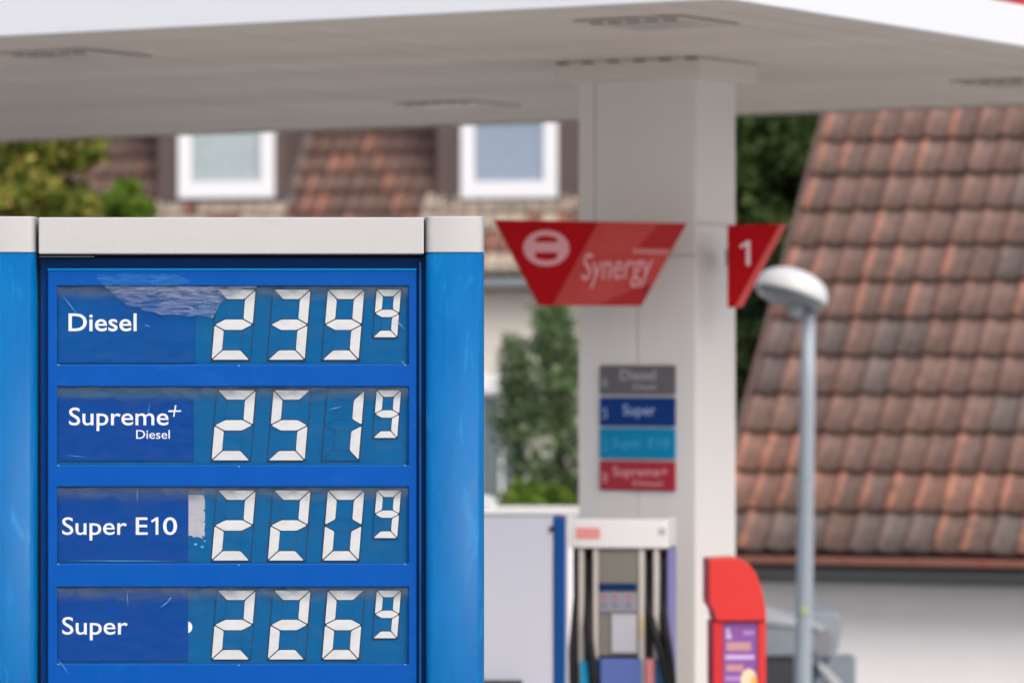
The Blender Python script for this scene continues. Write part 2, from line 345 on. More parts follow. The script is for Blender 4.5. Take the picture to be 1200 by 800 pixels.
PANE = pane_mat('display_acrylic', dust=0.05, topband=0.30, dust_and_band_col=lin(0.16, 0.21, 0.27), ior=1.12)
def inset(poly, d):
    n = len(poly); a = sum(poly[i][0] * poly[(i + 1) % n][1] - poly[(i + 1) % n][0] * poly[i][1] for i in range(n))
    if a < 0: poly = poly[::-1]
    out = []
    for i in range(n):
        p0, p1, p2 = Vector(poly[i - 1]), Vector(poly[i]), Vector(poly[(i + 1) % n])
        e1, e2 = (p1 - p0).normalized(), (p2 - p1).normalized()
        n1, n2 = Vector((-e1.y, e1.x)), Vector((-e2.y, e2.x))
        b = n1 + n2; b = b / max(0.15, b.dot(n1)); out.append((p1.x + b.x * d, p1.y + b.y * d))
    return out
def chop(poly, idx, r):                             # small chamfer on chosen corners of a polygon
    out = []; n = len(poly)
    for i, p in enumerate(poly):
        if i in idx:
            p = Vector(p); a = (Vector(poly[i - 1]) - p).normalized(); b = (Vector(poly[(i + 1) % n]) - p).normalized()
            out += [tuple(p + a * r), tuple(p + (a + b) * r * 0.32), tuple(p + b * r)]
        else: out.append(p)
    return out
LIT = {'0': 'abcdef', '1': 'bc', '2': 'abged', '3': 'abgcd', '5': 'afgcd', '6': 'afgedc', '9': 'abcdfg'}
def digit(chr_, px0, pw, ptop, pbot, slant, tx, ty, gap):
    w, h, tx, ty = pw / S, (pbot - ptop) / S, tx / S, ty / S
    segs = {'a': chop([(0, h), (tx, h - ty), (w - tx, h - ty), (w, h)], (), 0),
            'd': chop([(0, 0), (w, 0), (w - tx, ty), (tx, ty)], (), 0),
            'f': [(0, h), (0, h / 2), (tx, h / 2 + ty * 0.55), (tx, h - ty)], 'b': [(w, h), (w - tx, h - ty), (w - tx, h / 2 + ty * 0.55), (w, h / 2)],
            'e': [(0, h / 2), (0, 0), (tx, ty), (tx, h / 2 - ty * 0.55)], 'c': [(w, h / 2), (w - tx, h / 2 - ty * 0.55), (w - tx, ty), (w, 0)],
            'g': [(0, h / 2), (tx, h / 2 - ty * 0.55), (w - tx, h / 2 - ty * 0.55), (w, h / 2), (w - tx, h / 2 + ty * 0.55), (tx, h / 2 + ty * 0.55)]}
    X0, Z0 = qx(px0), qz(pbot)
    sh = lambda P: [(X0 + x + z * slant, Z0 + z) for x, z in P]
    pad = 0.0022
    base = MB().prism(sh([(-pad, -pad), (w + pad, -pad), (w + pad, h + pad), (-pad, h + pad)]), 0.0385, 0.0405).build('price_digit', GAPBLUE, pyl)
    for k, P in segs.items():
        lit = k in LIT[chr_]
        P = inset(P, (gap if lit else 0.7) / 2 / S)
        d = random.uniform(-0.0006, 0.0006)
        if lit: P = chop(P, range(len(P)), 1.3 / S)
        MB().prism(sh(P), (0.0325 if lit else 0.0362) + d, 0.0384).build('segment', SEGW if lit else BL_WIN, base)
    for lo in (True, False):
        P = [(tx, ty), (w - tx, ty), (w - tx, h / 2 - ty * 0.55), (tx, h / 2 - ty * 0.55)] if lo else [(tx, h / 2 + ty * 0.55), (w - tx, h / 2 + ty * 0.55), (w - tx, h - ty), (tx, h - ty)]
        MB().prism(sh(inset(P, 0.05 / S)), 0.0364, 0.0384).build('segment_infill', BL_WIN, base)
PRICES = ['2399', '2519', '2209', '2269']
for r, (t, b) in enumerate(ROWS):
    MB().box(qx(WX0 - 4), qx(WX1 + 4), 0.041, 0.0438, qz(b + 4), qz(t - 4)).build('display_panel', BL_WIN, pyl)
    top = t + 3.5; bot = top + 83.5 - (1.5 if r == 3 else 0)
    for k, (px0, pw) in enumerate(((246.5, 46), (312.5, 44.5), (376.3, 44))):
        digit(PRICES[r][k], px0, pw, top, bot, 0.083, 12.6, 12.3, 1.4)
    digit(PRICES[r][3], 436, 29.5, top, top + 57, 0.083, 8.8, 8.8, 1.1)
    # acrylic pane in front; its origin on the upper edge
    pn = MB().box(qx(WX0 - 2) - qx(WX0), qx(WX1 + 2) - qx(WX0), 0.0, 0.003, -(b - t + 4) / S, 2.0 / S)
    pn.build('acrylic_pane', PANE, pyl, loc=(qx(WX0), 0.0235, qz(t)))
    for sx_, sy_ in ((68, b + 0.5), (279.5, b + 1.5), (474.5, b + 0.5)):
        MB().prism([(qx(sx_) + 0.0028 * math.cos(a * math.pi / 4), qz(sy_) + 0.0028 * math.sin(a * math.pi / 4)) for a in range(8)], 0.0148, 0.018).build('screw', SCREW, pyl)
# name plates with lettering
lp = MB().box(qx(67), qx(228), 0.036, 0.0405, qz(425), qz(338)).build('name_plate', mat('label_blue_worn', lin(0.0, 0.072, 0.30), 0.5, spec=0.06, var=0.7, col2=lin(0.0, 0.095, 0.33), scale=8), pyl)
words('Diesel', qx(79), qx(159), qz(387.5), 20.5 / S, LETW, lp, 0.0359, bold=0.010)
lp = MB().box(qx(67), qx(226), 0.036, 0.0405, qz(540), qz(466)).build('name_plate', BL_LAB, pyl)
words('Supreme', qx(79.5), qx(196.5), qz(498), 20.5 / S, LETW, lp, 0.0359, bold=0.006)
words('Diesel', qx(158.5), qx(198), qz(514), 10.3 / S, LETW, lp, 0.0359, bold=0.002)
pz = qz(481.5); pxx = qx(203.7)
MB().prism([(pxx - 7.3 / S, pz - 1.2 / S), (pxx + 7.5 / S, pz - 0.8 / S), (pxx + 7.5 / S, pz + 0.9 / S), (pxx - 7.3 / S, pz + 0.8 / S)], -0.002, 0).build('lettering', LETW, lp, loc=(0, 0.0359, 0))
MB().prism([(pxx - 1.9 / S, pz - 6.8 / S), (pxx - 0.3 / S, pz - 6.8 / S), (pxx + 2.1 / S, pz + 6.8 / S), (pxx + 0.3 / S, pz + 6.8 / S)], -0.0026, -0.0002).build('lettering', LETW, lp, loc=(0, 0.0359, 0))
lp = MB().box(qx(67), qx(219.3), 0.036, 0.0405, qz(657.5), qz(571.5)).build('name_plate', BL_LAB, pyl)
words('Super', qx(71.5), qx(147.5), qz(626.5), 20.3 / S, LETW, lp, 0.0359, bold=0.006)
words('E', qx(158), qx(172), qz(626.5), 20.3 / S, LETW, lp, 0.0359, bold=0.006)
numeral_one(qx(176), qx(184.5), qz(626.5), 20.5 / S, LETW, lp, 0.0359)
words('0', qx(190), qx(206.5), qz(626.5), 20.3 / S, LETW, lp, 0.0359, bold=0.006)
lp = MB().box(qx(67), qx(219.3), 0.036, 0.0405, qz(775), qz(689)).build('name_plate', BL_LAB, pyl)
words('Super', qx(71.5), qx(148.5), qz(743.5), 20.3 / S, LETW, lp, 0.0359, bold=0.006)
dot = [(qx(219.5) + 4.8 / S * math.cos(a), qz(735.3) + 6.5 / S * math.sin(a)) for a in np.linspace(-math.pi / 2, math.pi / 2, 10)]
MB().prism(dot, 0.0395, 0.0409).build('sticker_remnant', LETW, pyl)
# torn remnant of an older sticker beside the third name plate
tp = [(219.8, 580), (237.5, 580), (239, 586), (239.2, 596), (237.2, 598.2), (239, 600), (239.3, 610), (237.5, 611.5), (239.4, 613), (239, 619), (238, 621), (239.4, 625), (238.6, 629), (235, 627.5), (236.8, 631.5), (230, 629), (226, 630), (223, 627.5), (219.8, 628)]
MB().prism([(qx(x), qz(y)) for x, y in tp], 0.0392, 0.0409).build('sticker_remnant', mat('torn_sticker', lin(0.50, 0.48, 0.53), 0.6, var=0.5, col2=lin(0.38, 0.37, 0.43), scale=30), pyl)
tp = [(219.8, 571), (238, 571), (240, 579), (219.8, 579.3)]
MB().prism([(qx(x), qz(y)) for x, y in tp], 0.0396, 0.0409).build('sticker_remnant', mat('sticker_dark_strip', lin(0.12, 0.15, 0.25), 0.7), pyl)  # darker strip above the torn sticker
for ex, ey, er in ((228, 638, 2.2), (236, 641, 2.0), (239, 634, 1.5)):
    MB().prism([(qx(ex) + er / S * math.cos(a), qz(ey) + 0.6 * er / S * math.sin(a)) for a in np.linspace(0, 5.5, 7)], 0.0398, 0.0409).build('sticker_remnant', mat('glue_blue', lin(0.15, 0.4, 0.65), 0.6), pyl)
# reflection of scuffed plastic, painted as wrinkled film at the first row's upper left
def film(name, outline, y, amp, m, nx=60, nz=18):  # wrinkled sheet that carries the painted reflection
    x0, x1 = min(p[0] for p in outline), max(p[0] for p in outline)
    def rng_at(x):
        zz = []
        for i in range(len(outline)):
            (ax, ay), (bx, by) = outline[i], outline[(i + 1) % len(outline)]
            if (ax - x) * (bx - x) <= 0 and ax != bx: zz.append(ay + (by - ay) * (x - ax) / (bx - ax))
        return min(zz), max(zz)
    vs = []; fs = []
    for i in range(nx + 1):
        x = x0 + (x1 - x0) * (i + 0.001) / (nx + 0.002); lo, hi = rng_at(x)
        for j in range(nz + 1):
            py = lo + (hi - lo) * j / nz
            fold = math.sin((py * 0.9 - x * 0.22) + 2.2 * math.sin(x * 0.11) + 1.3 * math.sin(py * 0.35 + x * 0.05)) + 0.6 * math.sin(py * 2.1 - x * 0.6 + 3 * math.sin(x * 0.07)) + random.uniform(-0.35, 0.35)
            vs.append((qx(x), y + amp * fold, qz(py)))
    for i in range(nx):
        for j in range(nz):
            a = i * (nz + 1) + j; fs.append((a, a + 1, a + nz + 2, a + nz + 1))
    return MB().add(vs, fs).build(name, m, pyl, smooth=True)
def film_reflection_mat(name, col, a0, a1, scale, stretch):
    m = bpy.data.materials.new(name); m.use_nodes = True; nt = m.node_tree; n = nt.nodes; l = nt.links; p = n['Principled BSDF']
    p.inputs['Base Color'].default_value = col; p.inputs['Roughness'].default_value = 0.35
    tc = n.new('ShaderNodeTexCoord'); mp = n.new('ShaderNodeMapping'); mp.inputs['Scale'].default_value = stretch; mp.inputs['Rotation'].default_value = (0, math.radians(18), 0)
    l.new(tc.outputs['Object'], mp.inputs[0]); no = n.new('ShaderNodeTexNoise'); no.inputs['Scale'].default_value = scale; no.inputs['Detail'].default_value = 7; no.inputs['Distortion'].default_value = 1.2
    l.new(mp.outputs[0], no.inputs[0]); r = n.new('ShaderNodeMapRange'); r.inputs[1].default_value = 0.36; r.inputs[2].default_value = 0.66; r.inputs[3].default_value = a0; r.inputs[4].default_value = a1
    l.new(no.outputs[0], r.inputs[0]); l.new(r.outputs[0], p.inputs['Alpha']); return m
film('film_reflection', [(120.5, 334.5), (134, 346), (146, 355), (150, 359.5), (163, 360), (168, 364), (180, 365), (187, 369), (205, 368), (221, 371), (236, 369.5), (249, 373), (254, 362), (262, 350), (285, 340), (300, 337), (300, 334.5)], 0.0212, 0.0009,
     film_reflection_mat('crumpled_reflection', lin(0.24, 0.29, 0.48), 0.02, 0.62, 30, (0.45, 1, 3.0)))
film('film_reflection', [(108, 321), (121, 334.3), (222, 334.3), (226, 330), (205, 321)], 0.0154, 0.0003,
     film_reflection_mat('bezel_reflection', lin(0.02, 0.22, 0.60), 0.0, 0.6, 34, (0.5, 1, 3.0)), 40, 8)  # same reflection, painted as pale blue streaks on the frame
# fine scratches and scuffs on paint and acrylic
SCR = mat('scratch_light', lin(0.12, 0.34, 0.66), 0.5)
for (x0, y0, x1, y1, y, wd) in [(70, 343, 93, 372, 0.0228, 0.5), (66, 440, 80, 402, 0.0166, 0.0), (175, 471, 172, 490, 0.0228, 0.4), (462, 372, 474, 386, 0.0228, 0.7), (148, 690, 149, 712, 0.0228, 0.4), (186, 713, 200, 702, 0.0228, 0.7), (196, 704, 201, 699, 0.0228, 0.9), (470, 423, 474, 426, 0.0228, 0.8),
        (160, 571, 160, 590, 0.0228, 0.5), (384, 480, 402, 476, 0.0228, 0.6), (70, 657, 214, 657.3, 0.0228, 0.5), (74, 533, 104, 536, 0.0228, 0.4), (168, 380, 176, 383, 0.0228, 0.6), (70, 775, 80, 790, 0.0166, 0.5), (66, 771, 74, 782, 0.0166, 0.4)]:
    if wd <= 0: continue
    a, b = Vector((qx(x0), qz(y0))), Vector((qx(x1), qz(y1))); nn = (b - a).normalized(); nn = Vector((-nn.y, nn.x)) * wd / S * 0.7
    MB().prism([tuple(a), tuple((a + b) / 2 + nn), tuple(b), tuple((a + b) / 2 - nn)], y - 0.0006, y).build('scratch', SCR, pyl)

# ------------------------------------------------------------------ filling station canopy
TH = math.radians(31)
UZ = 4.6
C0 = at(850, -3, (UZ - CH) * F / (HZ + 3))
CF = Frame(C0.x, C0.y, TH)
M_soffit = mat('soffit_sheet', lin(0.72, 0.66, 0.585), 0.55, var=0.6, col2=lin(0.61, 0.555, 0.49), scale=0.9, detail=5, rvar=0.1)
M_fascia = mat('fascia_white', lin(0.76, 0.79, 0.82), 0.4, spec=0.3, var=0.15, col2=lin(0.72, 0.75, 0.78), scale=2)
M_red = mat('sign_red', lin(0.60, 0.012, 0.018), 0.35)
canopy = thing('station_canopy', 'large flat canopy with white fascia and beige ribbed underside over the forecourt', 'canopy', (C0.x, C0.y, 0), -TH)
CL, CW = 15.0, 8.1
MB().box(-CL + 0.05, -0.05, 0.05, CW - 0.05, UZ + 0.06, UZ + 0.9).build('roof_deck', mat('deck_dark', lin(0.05, 0.045, 0.04), 0.9), canopy)
pitch = 0.175; n_b = int((CL - 0.08) / pitch)
pm = MB().prism([(0.006, UZ + 0.004), (0.012, UZ + 0.0), (pitch - 0.022, UZ + 0.0), (pitch - 0.016, UZ + 0.004), (pitch - 0.016, UZ + 0.05), (0.006, UZ + 0.05)], 0.03, CW - 0.06).mesh('soffit_panel', M_soffit)
for k in range(n_b):
    link('soffit_panel', pm, canopy, (-0.05 - (k + 1) * pitch, 0, random.uniform(-0.002, 0.002)))
def fascia(x0, x1, y0, y1):
    f = MB().box(x0, x1, y0, y1, UZ - 0.012, UZ + 0.213).build('fascia_panel', M_fascia, canopy, bevel=0.006)
    return f
fascia(-CL, 0, -0.03, 0.03); fascia(-0.03, 0.03, 0.032, CW - 0.032); 
MB().box(-CL, 0.03, CW - 0.03, CW + 0.03, UZ - 0.012, UZ + 0.213).build('fascia_panel', mat('fascia_rear', lin(0.45, 0.42, 0.38), 0.5), canopy, bevel=0.006)
for a in ((-CL, 0.004, -0.034, 0.026), (-0.026, 0.034, 0.028, CW - 0.034)):
    MB().box(*a, UZ + 0.214, UZ + 0.62).build('fascia_band', M_red, canopy, bevel=0.004)
for a in ((-CL, 0, -0.03, 0.03), (-0.03, 0.03, 0.032, CW - 0.032)):
    MB().box(*a, UZ + 0.621, UZ + 0.95).build('fascia_panel', M_fascia, canopy, bevel=0.006)
def on_soffit(px, py):
    Y = (UZ - CH) * F / (HZ - py); X = (px - 600) / F * Y - C0.x; Yr = Y - C0.y
    return X * CF.c - Yr * CF.s, X * CF.s + Yr * CF.c
M_lampframe = mat('lamp_frame', lin(0.62, 0.57, 0.51), 0.5); M_lampglass = mat('lamp_glass', lin(0.36, 0.37, 0.31), 0.3, var=0.8, col2=lin(0.6, 0.6, 0.56), scale=6)
for px, py, lab in ((88, 64, 'square canopy light above the left end of the price pylon'), (535, 122, 'square canopy light nearest the rear edge left of the column'),
                    (770, 26, 'square canopy light in front of the column capital near the canopy corner'), (1192, 96, 'square canopy light at the right edge of the picture above the tiled roof')):
    x, y = on_soffit(px, py)
    L = thing('canopy_light', lab, 'light', (C0.x + x * CF.c + y * CF.s, C0.y - x * CF.s + y * CF.c, UZ), -TH, 'square lights set in the canopy underside')
    h = 0.31; fr = MB()
    for q in ((-h, h, -h, -h + 0.05), (-h, h, h - 0.05, h), (-h, -h + 0.05, -h + 0.051, h - 0.051), (h - 0.05, h, -h + 0.051, h - 0.051)): fr.box(*q, -0.014, -0.004)
    fr.build('frame', M_lampframe, L, bevel=0.003)
    MB().box(-h + 0.045, h - 0.045, -h + 0.045, h - 0.045, -0.011, -0.006).build('diffuser', M_lampglass, L)
    for k in range(5):
        MB().box(-h + 0.06 + k * 0.105, -h + 0.12 + k * 0.105, -h + 0.06, -h + 0.10, -0.017, -0.0112).build('vent_slot', BLACK, L)

# ------------------------------------------------------------------ column
K = Vector((215 / F * 23.6, 23.6))
KF = Frame(K.x, K.y, TH)
W1, W2 = 0.763, 0.4825
M_colw = mat('column_paint', lin(0.78, 0.76, 0.725), 0.5, var=0.35, col2=lin(0.71, 0.69, 0.66), scale=1.6, detail=6, stretch=(2, 2, 0.6))
col = thing('canopy_column', 'beige panelled column holding up the canopy behind the red signs', 'column', (K.x, K.y, 0), -TH)
MB().box(-W1 + 0.01, -0.01, 0.01, W2 - 0.01, 0.0, UZ - 0.05).build('core', mat('column_core', lin(0.25, 0.24, 0.22), 0.8), col)
xa, xb = KF.x(697, 0), KF.x(747, 0)
zs1 = KF.z(300, -W1 / 2, 0)
for (x0, x1) in ((-W1, xa - 0.003), (xa + 0.003, -0.002)):
    MB().box(x0, x1, 0.0, 0.02, zs1 + 0.003, UZ - 0.11).build('cladding_panel', M_colw, col, bevel=0.003)
for (x0, x1) in ((-W1, xb - 0.003), (xb + 0.003, -0.002)):
    MB().box(x0, x1, 0.0, 0.02, 0.02, zs1 - 0.002).build('cladding_panel', M_colw, col, bevel=0.003)
for z0, z1 in ((0.02, KF.z(262, 0, 0)), (KF.z(262, 0, 0) + 0.004, UZ - 0.11)):
    MB().box(-0.02, 0.0, 0.021, W2, z0, z1).build('cladding_panel', M_colw, col, bevel=0.003)
MB().box(-W1, -W1 + 0.02, 0.021, W2, 0.02, UZ - 0.11).build('cladding_panel', M_colw, col, bevel=0.003)
MB().box(-W1 - 0.10, 0.09, -0.10, W2 + 0.1, UZ - 0.11, UZ - 0.0025).build('capital', mat('capital_paint', lin(0.74, 0.70, 0.63), 0.5), col, bevel=0.006)
for k in range(6):
    MB().box(-W1 - 0.07 + k * 0.168, -W1 - 0.01 + k * 0.168, -0.135, -0.102, UZ - 0.010, UZ - 0.0025).build('vent_slot', BLACK, col)

# fuel grade plates on the column
M_gry = mat('plate_grey', lin(0.125, 0.118, 0.13), 0.4); M_nvy = mat('plate_navy', lin(0.0, 0.038, 0.20), 0.4, spec=0.2); M_cya = mat('plate_cyan', lin(0.0, 0.24, 0.46), 0.4, spec=0.2); M_crm = mat('plate_crimson', lin(0.40, 0.012, 0.03), 0.35)
T_gry = mat('print_grey', lin(0.42, 0.42, 0.44), 0.5); T_blu = mat('print_blue', lin(0.35, 0.45, 0.7), 0.5); T_cya = mat('print_cyan', lin(0.05, 0.36, 0.62), 0.5); T_red = mat('print_red', lin(0.72, 0.33, 0.36), 0.5)
def plate(py0, py1, m, tm, lab, txt, num):
    xc = (KF.x(702, -0.02) + KF.x(790.5, -0.02)) / 2; hw = (KF.x(790.5, -0.02) - KF.x(702, -0.02)) / 2
    zb, zt = KF.z(py1, xc, 0), KF.z(py0, xc, 0)
    o = thing('fuel_grade_plate', lab, 'sign plate', (K.x + xc * KF.c - 0.004 * KF.s, K.y - xc * KF.s - 0.004 * KF.c, zb), -TH, 'fuel grade plates on the canopy column')
    b = MB().box(-hw, hw, -0.015, 0.003, 0, zt - zb).build('board', m, o, bevel=0.006)
    u = 2 * hw / 88.0; v = (zt - zb) / (py1 - py0)
    words(num, (-40) * u, (-34) * u, 9 * v, 12 * v, tm, o, -0.0155)
    for t, x0, x1, base, cap in txt:
        words(t, (x0 - 44) * u, (x1 - 44) * u, base * v, cap * v, tm, o, -0.0155, bold=0.01)
plate(428, 462, M_gry, T_gry, 'grey fuel plate, topmost of four on the column', [('Diesel', 25, 66, 17, 12), ('Diesel', 40, 66, 6, 6)], '6')
plate(465.5, 499, M_nvy, T_blu, 'dark blue fuel plate reading Super, second of four on the column', [('Super', 28, 66, 13, 12)], '5')
plate(501.5, 537, M_cya, T_cya, 'light blue fuel plate reading Super E10, third of four on the column', [('Super', 16, 50, 13, 11), ('E10', 58, 82, 13, 11)], '2')
plate(540, 574.5, M_crm, T_red, 'crimson fuel plate reading Supreme, lowest of four on the column', [('Supreme+', 16, 80, 17, 11), ('Diesel', 40, 74, 6, 6)], '8')

# ------------------------------------------------------------------ red pump signs
M_dred = mat('sign_dark_red', lin(0.40, 0.0, 0.004), 0.5, spec=0.1); M_lred = mat('sign_light_red', lin(0.47, 0.03, 0.026), 0.45, spec=0.25, var=0.7, col2=lin(0.52, 0.075, 0.062), scale=3, detail=2)
M_pink = mat('print_pink', lin(0.66, 0.30, 0.32), 0.5)
Y1 = 23.3; s1 = F / Y1; r1 = math.radians(9)
sg = thing('pump_sign', 'wide red trapezoid sign with white oval emblem on the front of the column', 'sign', (at(693, 0, Y1).x, Y1, 0), r1)
def b1(px, py): return ((px - 693) / s1 / math.cos(r1), CH + (HZ - py) / s1)
MB().prism([b1(580, 258), b1(806, 261), b1(752, 358), b1(632, 358)], 0.0, 0.05).build('board', M_dred, sg, bevel=0.004)
lr = MB().prism([b1(701.5, 259.5), b1(805, 260.8), b1(751.5, 357.6), b1(647.5, 357.8)], -0.006, -0.001).build('print_reflection_field', M_lred, sg)
MB().prism([b1(772, 262), b1(804.5, 261.5), b1(784, 298), b1(745, 292)], -0.0085, -0.0065).build('print_reflection_field', mat('sign_reflection_red', lin(0.40, 0.012, 0.014), 0.45, spec=0.2), lr)  # darker red patch painted as a reflection on the light field
MB().prism([b1(764, 333), b1(758, 334), b1(751.5, 357), b1(700, 357)], -0.0085, -0.0065).build('print_reflection_field', mat('sign_reflection_red', lin(0.5, 0.02, 0.02), 0.35), lr)  # second painted reflection, low on the light field
def ring(cx, cy, rx, ry, t, n=32):
    mb = MB(); o = [b1(cx + rx * math.cos(2 * math.pi * k / n), cy + ry * math.sin(2 * math.pi * k / n)) for k in range(n)]
    i = [b1(cx + (rx - t) * math.cos(2 * math.pi * k / n), cy + (ry - t) * math.sin(2 * math.pi * k / n)) for k in range(n)]
    vs = [(x, y, z) for y in (-0.004, -0.0005) for L in (o, i) for x, z in L]; fs = []
    for k in range(n):
        q = (k + 1) % n
        fs += [(k, q, n + q, n + k), (2 * n + k, 3 * n + k, 3 * n + q, 2 * n + q), (k, 2 * n + k, 2 * n + q, q), (n + k, n + q, 3 * n + q, 3 * n + k)]
    return mb.add(vs, fs)
em = ring(640, 291, 27, 21, 6.5).build('emblem', M_pink, sg)
MB().prism([b1(640 + 21 * math.cos(a), 290 + 17 * math.sin(a)) for a in (-0.35, -0.2, 0.2, 0.35, math.pi - 0.35, math.pi - 0.2, math.pi + 0.2, math.pi + 0.35)], -0.004, -0.0005).build('emblem_band', M_pink, em)
for sx in (-1, 1):
    MB().prism([b1(640 + sx * 13, 276), b1(640 + sx * 21, 284), b1(640 + sx * 21, 298), b1(640 + sx * 13, 306)], -0.0038, -0.0006).build('emblem_side', M_pink, em)
x0, zb = b1(681, 328); x1, _ = b1(766, 0)
words('Synergy', x0, x1, zb, 31 / s1, M_pink, sg, -0.009, bold=0.006, shear=0.3, rot=math.radians(2))
MB().prism([b1(742, 291), b1(786, 292), b1(783.5, 298), b1(741, 297)], -0.0105, -0.0086).build('small_print', mat('print_rose', lin(0.55, 0.16, 0.15), 0.5), sg)
for px in (680, 745):
    x, _ = b1(px, 0)
    MB().box(x - 0.02, x + 0.02, 0.05, 0.75, CH + (HZ - 275) / s1 - 0.02, CH + (HZ - 275) / s1 + 0.02).build('bracket', mat('bracket_grey', lin(0.3, 0.3, 0.3), 0.5), sg)
Y2 = 23.42; s2 = F / Y2
sg2 = thing('pump_number_sign', 'red wedge sign with the number 1 beside the column and street lamp', 'sign', (at(853, 0, Y2).x, Y2, 0), 0)
def b2(px, py): return ((px - 853) / s2, CH + (HZ - py) / s2)
MB().prism([b2(853, 263.5), b2(923, 262.5), b2(870, 360), b2(853, 360.3)], 0.0, 0.05).build('board', M_dred, sg2, bevel=0.003)
MB().prism([b2(914, 262.8), b2(922.6, 262.6), b2(869.6, 359.8), b2(861, 360)], -0.004, -0.0005).build('print_reflection_field', mat('sign_edge_red', lin(0.60, 0.06, 0.06), 0.35), sg2)
x0, zb = b2(867, 311); x1, _ = b2(879, 0)
numeral_one(x0, x1, zb, 29 / s2, mat('print_pale', lin(0.72, 0.55, 0.56), 0.5), sg2, -0.0005, 0.003)
MB().box(0.004, 0.034, 0.051, 0.35, CH + (HZ - 310) / s2, CH + (HZ - 290) / s2).build('bracket', MATS['bracket_grey'], sg2)

# ------------------------------------------------------------------ fuel pump
YP = 22.8; sp = F / YP; rp = math.radians(-8)
pump = thing('fuel_pump', 'fuel pump with white head panel and black hoses in front of the column', 'fuel pump', (at(725, 0, YP).x, YP, 0), rp)
def p1(px): return (px - 725) / sp / math.cos(rp)
def pz_(py): return CH + (HZ - py) / sp
PWHT = mat('pump_white', lin(0.80, 0.79, 0.77), 0.35); PCRM = mat('pump_cream', lin(0.55, 0.52, 0.47), 0.45); POLV = mat('pump_olive_grey', lin(0.20, 0.19, 0.16), 0.5); PBLU = mat('pump_blue', lin(0.10, 0.16, 0.45), 0.4)
RUB = mat('hose_rubber', lin(0.006, 0.006, 0.007), 0.5, spec=0.3)
hd = MB().box(p1(667.5), p1(783), -0.02, 0.42, pz_(642), pz_(608)).build('head', PWHT, pump, bevel=0.01)
MB().box(p1(676), p1(704), -0.024, -0.0205, pz_(631), pz_(618)).build('emblem', mat('emblem_coral', lin(0.78, 0.30, 0.28), 0.5), hd, bevel=0.001)
MB().box(p1(772), p1(780), -0.024, -0.0205, pz_(626), pz_(618)).build('mark', mat('mark_grey', lin(0.45, 0.45, 0.47), 0.5), hd)
MB().box(p1(668), p1(782), 0.14, 0.40, 0.1, pz_(642) - 0.001).build('back_panel', mat('pump_dark_grey', lin(0.10, 0.095, 0.085), 0.6), pump)  # dark grey panel behind the masts and hoses
MB().box(p1(781.5) , p1(783.5), 0.02, 0.40, 0.1, pz_(643)).build('side_panel', mat('pump_violet', lin(0.22, 0.20, 0.50), 0.5), pump)
for a, b in ((678, 684), (695, 701), (748.5, 755), (765.5, 772)):
    MB().box(p1(a), p1(b), 0.0, 0.14, 0.1, pz_(642) - 0.001).build('mast', PCRM, pump, bevel=0.003)
MB().box(p1(701.5), p1(748), 0.01, 0.14, pz_(768), pz_(642) - 0.001).build('display_housing', POLV, pump, bevel=0.003)
MB().box(p1(702), p1(746), -0.002, 0.008, pz_(692), pz_(683)).build('display_screen', mat('screen_navy', lin(0.0, 0.03, 0.10), 0.2), pump)
kp = MB().box(p1(702), p1(747), -0.001, 0.008, pz_(716.5), pz_(693)).build('keypad', mat('keypad_grey', lin(0.26, 0.27, 0.32), 0.5), pump)
for px in (708, 721, 737):
    MB().box(p1(px - 3), p1(px + 3), -0.004, -0.0015, pz_(701), pz_(697)).build('button', mat('button_red', lin(0.5, 0.12, 0.13), 0.5), kp)
    MB().box(p1(px - 3), p1(px + 3), -0.004, -0.0015, pz_(711), pz_(706)).build('button', mat('button_slate', lin(0.18, 0.19, 0.25), 0.5), kp)
MB().box(p1(717), p1(746), -0.004, 0.009, pz_(764), pz_(719)).build('notice', mat('notice_pale', lin(0.48, 0.49, 0.54), 0.5), pump)
MB().box(p1(749), p1(753), -0.006, -0.0005, pz_(745), pz_(722)).build('sticker', mat('sticker_ochre', lin(0.55, 0.45, 0.2), 0.5), pump)
MB().box(p1(704), p1(752), -0.03, 0.13, 0.1, pz_(771)).build('lower_door', PBLU, pump, bevel=0.006)
MB().box(p1(681), p1(691), -0.03, 0.02, 0.6, pz_(774)).build('nozzle_boot', mat('boot_cyan', lin(0.0, 0.38, 0.70), 0.4), pump, bevel=0.004)
MB().box(p1(757), p1(767), -0.03, 0.02, 0.6, pz_(771)).build('nozzle_boot', mat('boot_pink', lin(0.75, 0.25, 0.27), 0.4), pump, bevel=0.004)
MB().box(p1(692), p1(703), -0.02, 0.10, 0.1, pz_(771)).build('nozzle_boot', mat('boot_navy', lin(0.0, 0.04, 0.16), 0.4), pump, bevel=0.004)
MB().box(p1(768), p1(780), -0.02, 0.10, 0.1, pz_(771)).build('nozzle_boot', mat('boot_teal', lin(0.0, 0.10, 0.25), 0.4), pump, bevel=0.004)
for top, kinks in (((688, 648), [(690, 690), (690, 735), (694, 765), (700, 810), (704, 900)]), ((674, 650), [(674, 700), (672, 760), (673, 810), (678, 900)]),
                   ((759, 648), [(759, 690), (760, 715), (767, 735), (778, 770), (788, 810), (790, 900)]), ((776, 648), [(776, 690), (777, 715), (781, 735), (786, 770), (791, 820), (792, 900)])):
    path = [(p1(x), 0.06 - 0.02 * i - (0.05 if y > 730 else 0), pz_(y)) for i, (x, y) in enumerate([top] + kinks)]
    fine = []
    for i in range(len(path) - 1):
        for t in (0, 0.5): fine.append(tuple(np.array(path[i]) * (1 - t) + np.array(path[i + 1]) * t))
    fine.append(path[-1])
    MB().tube(fine, [0.016 + 0.009 * min(1, max(0, (1.6 - p[2]) / 0.3)) for p in fine], 10).build('hose', RUB, pump, smooth=True)
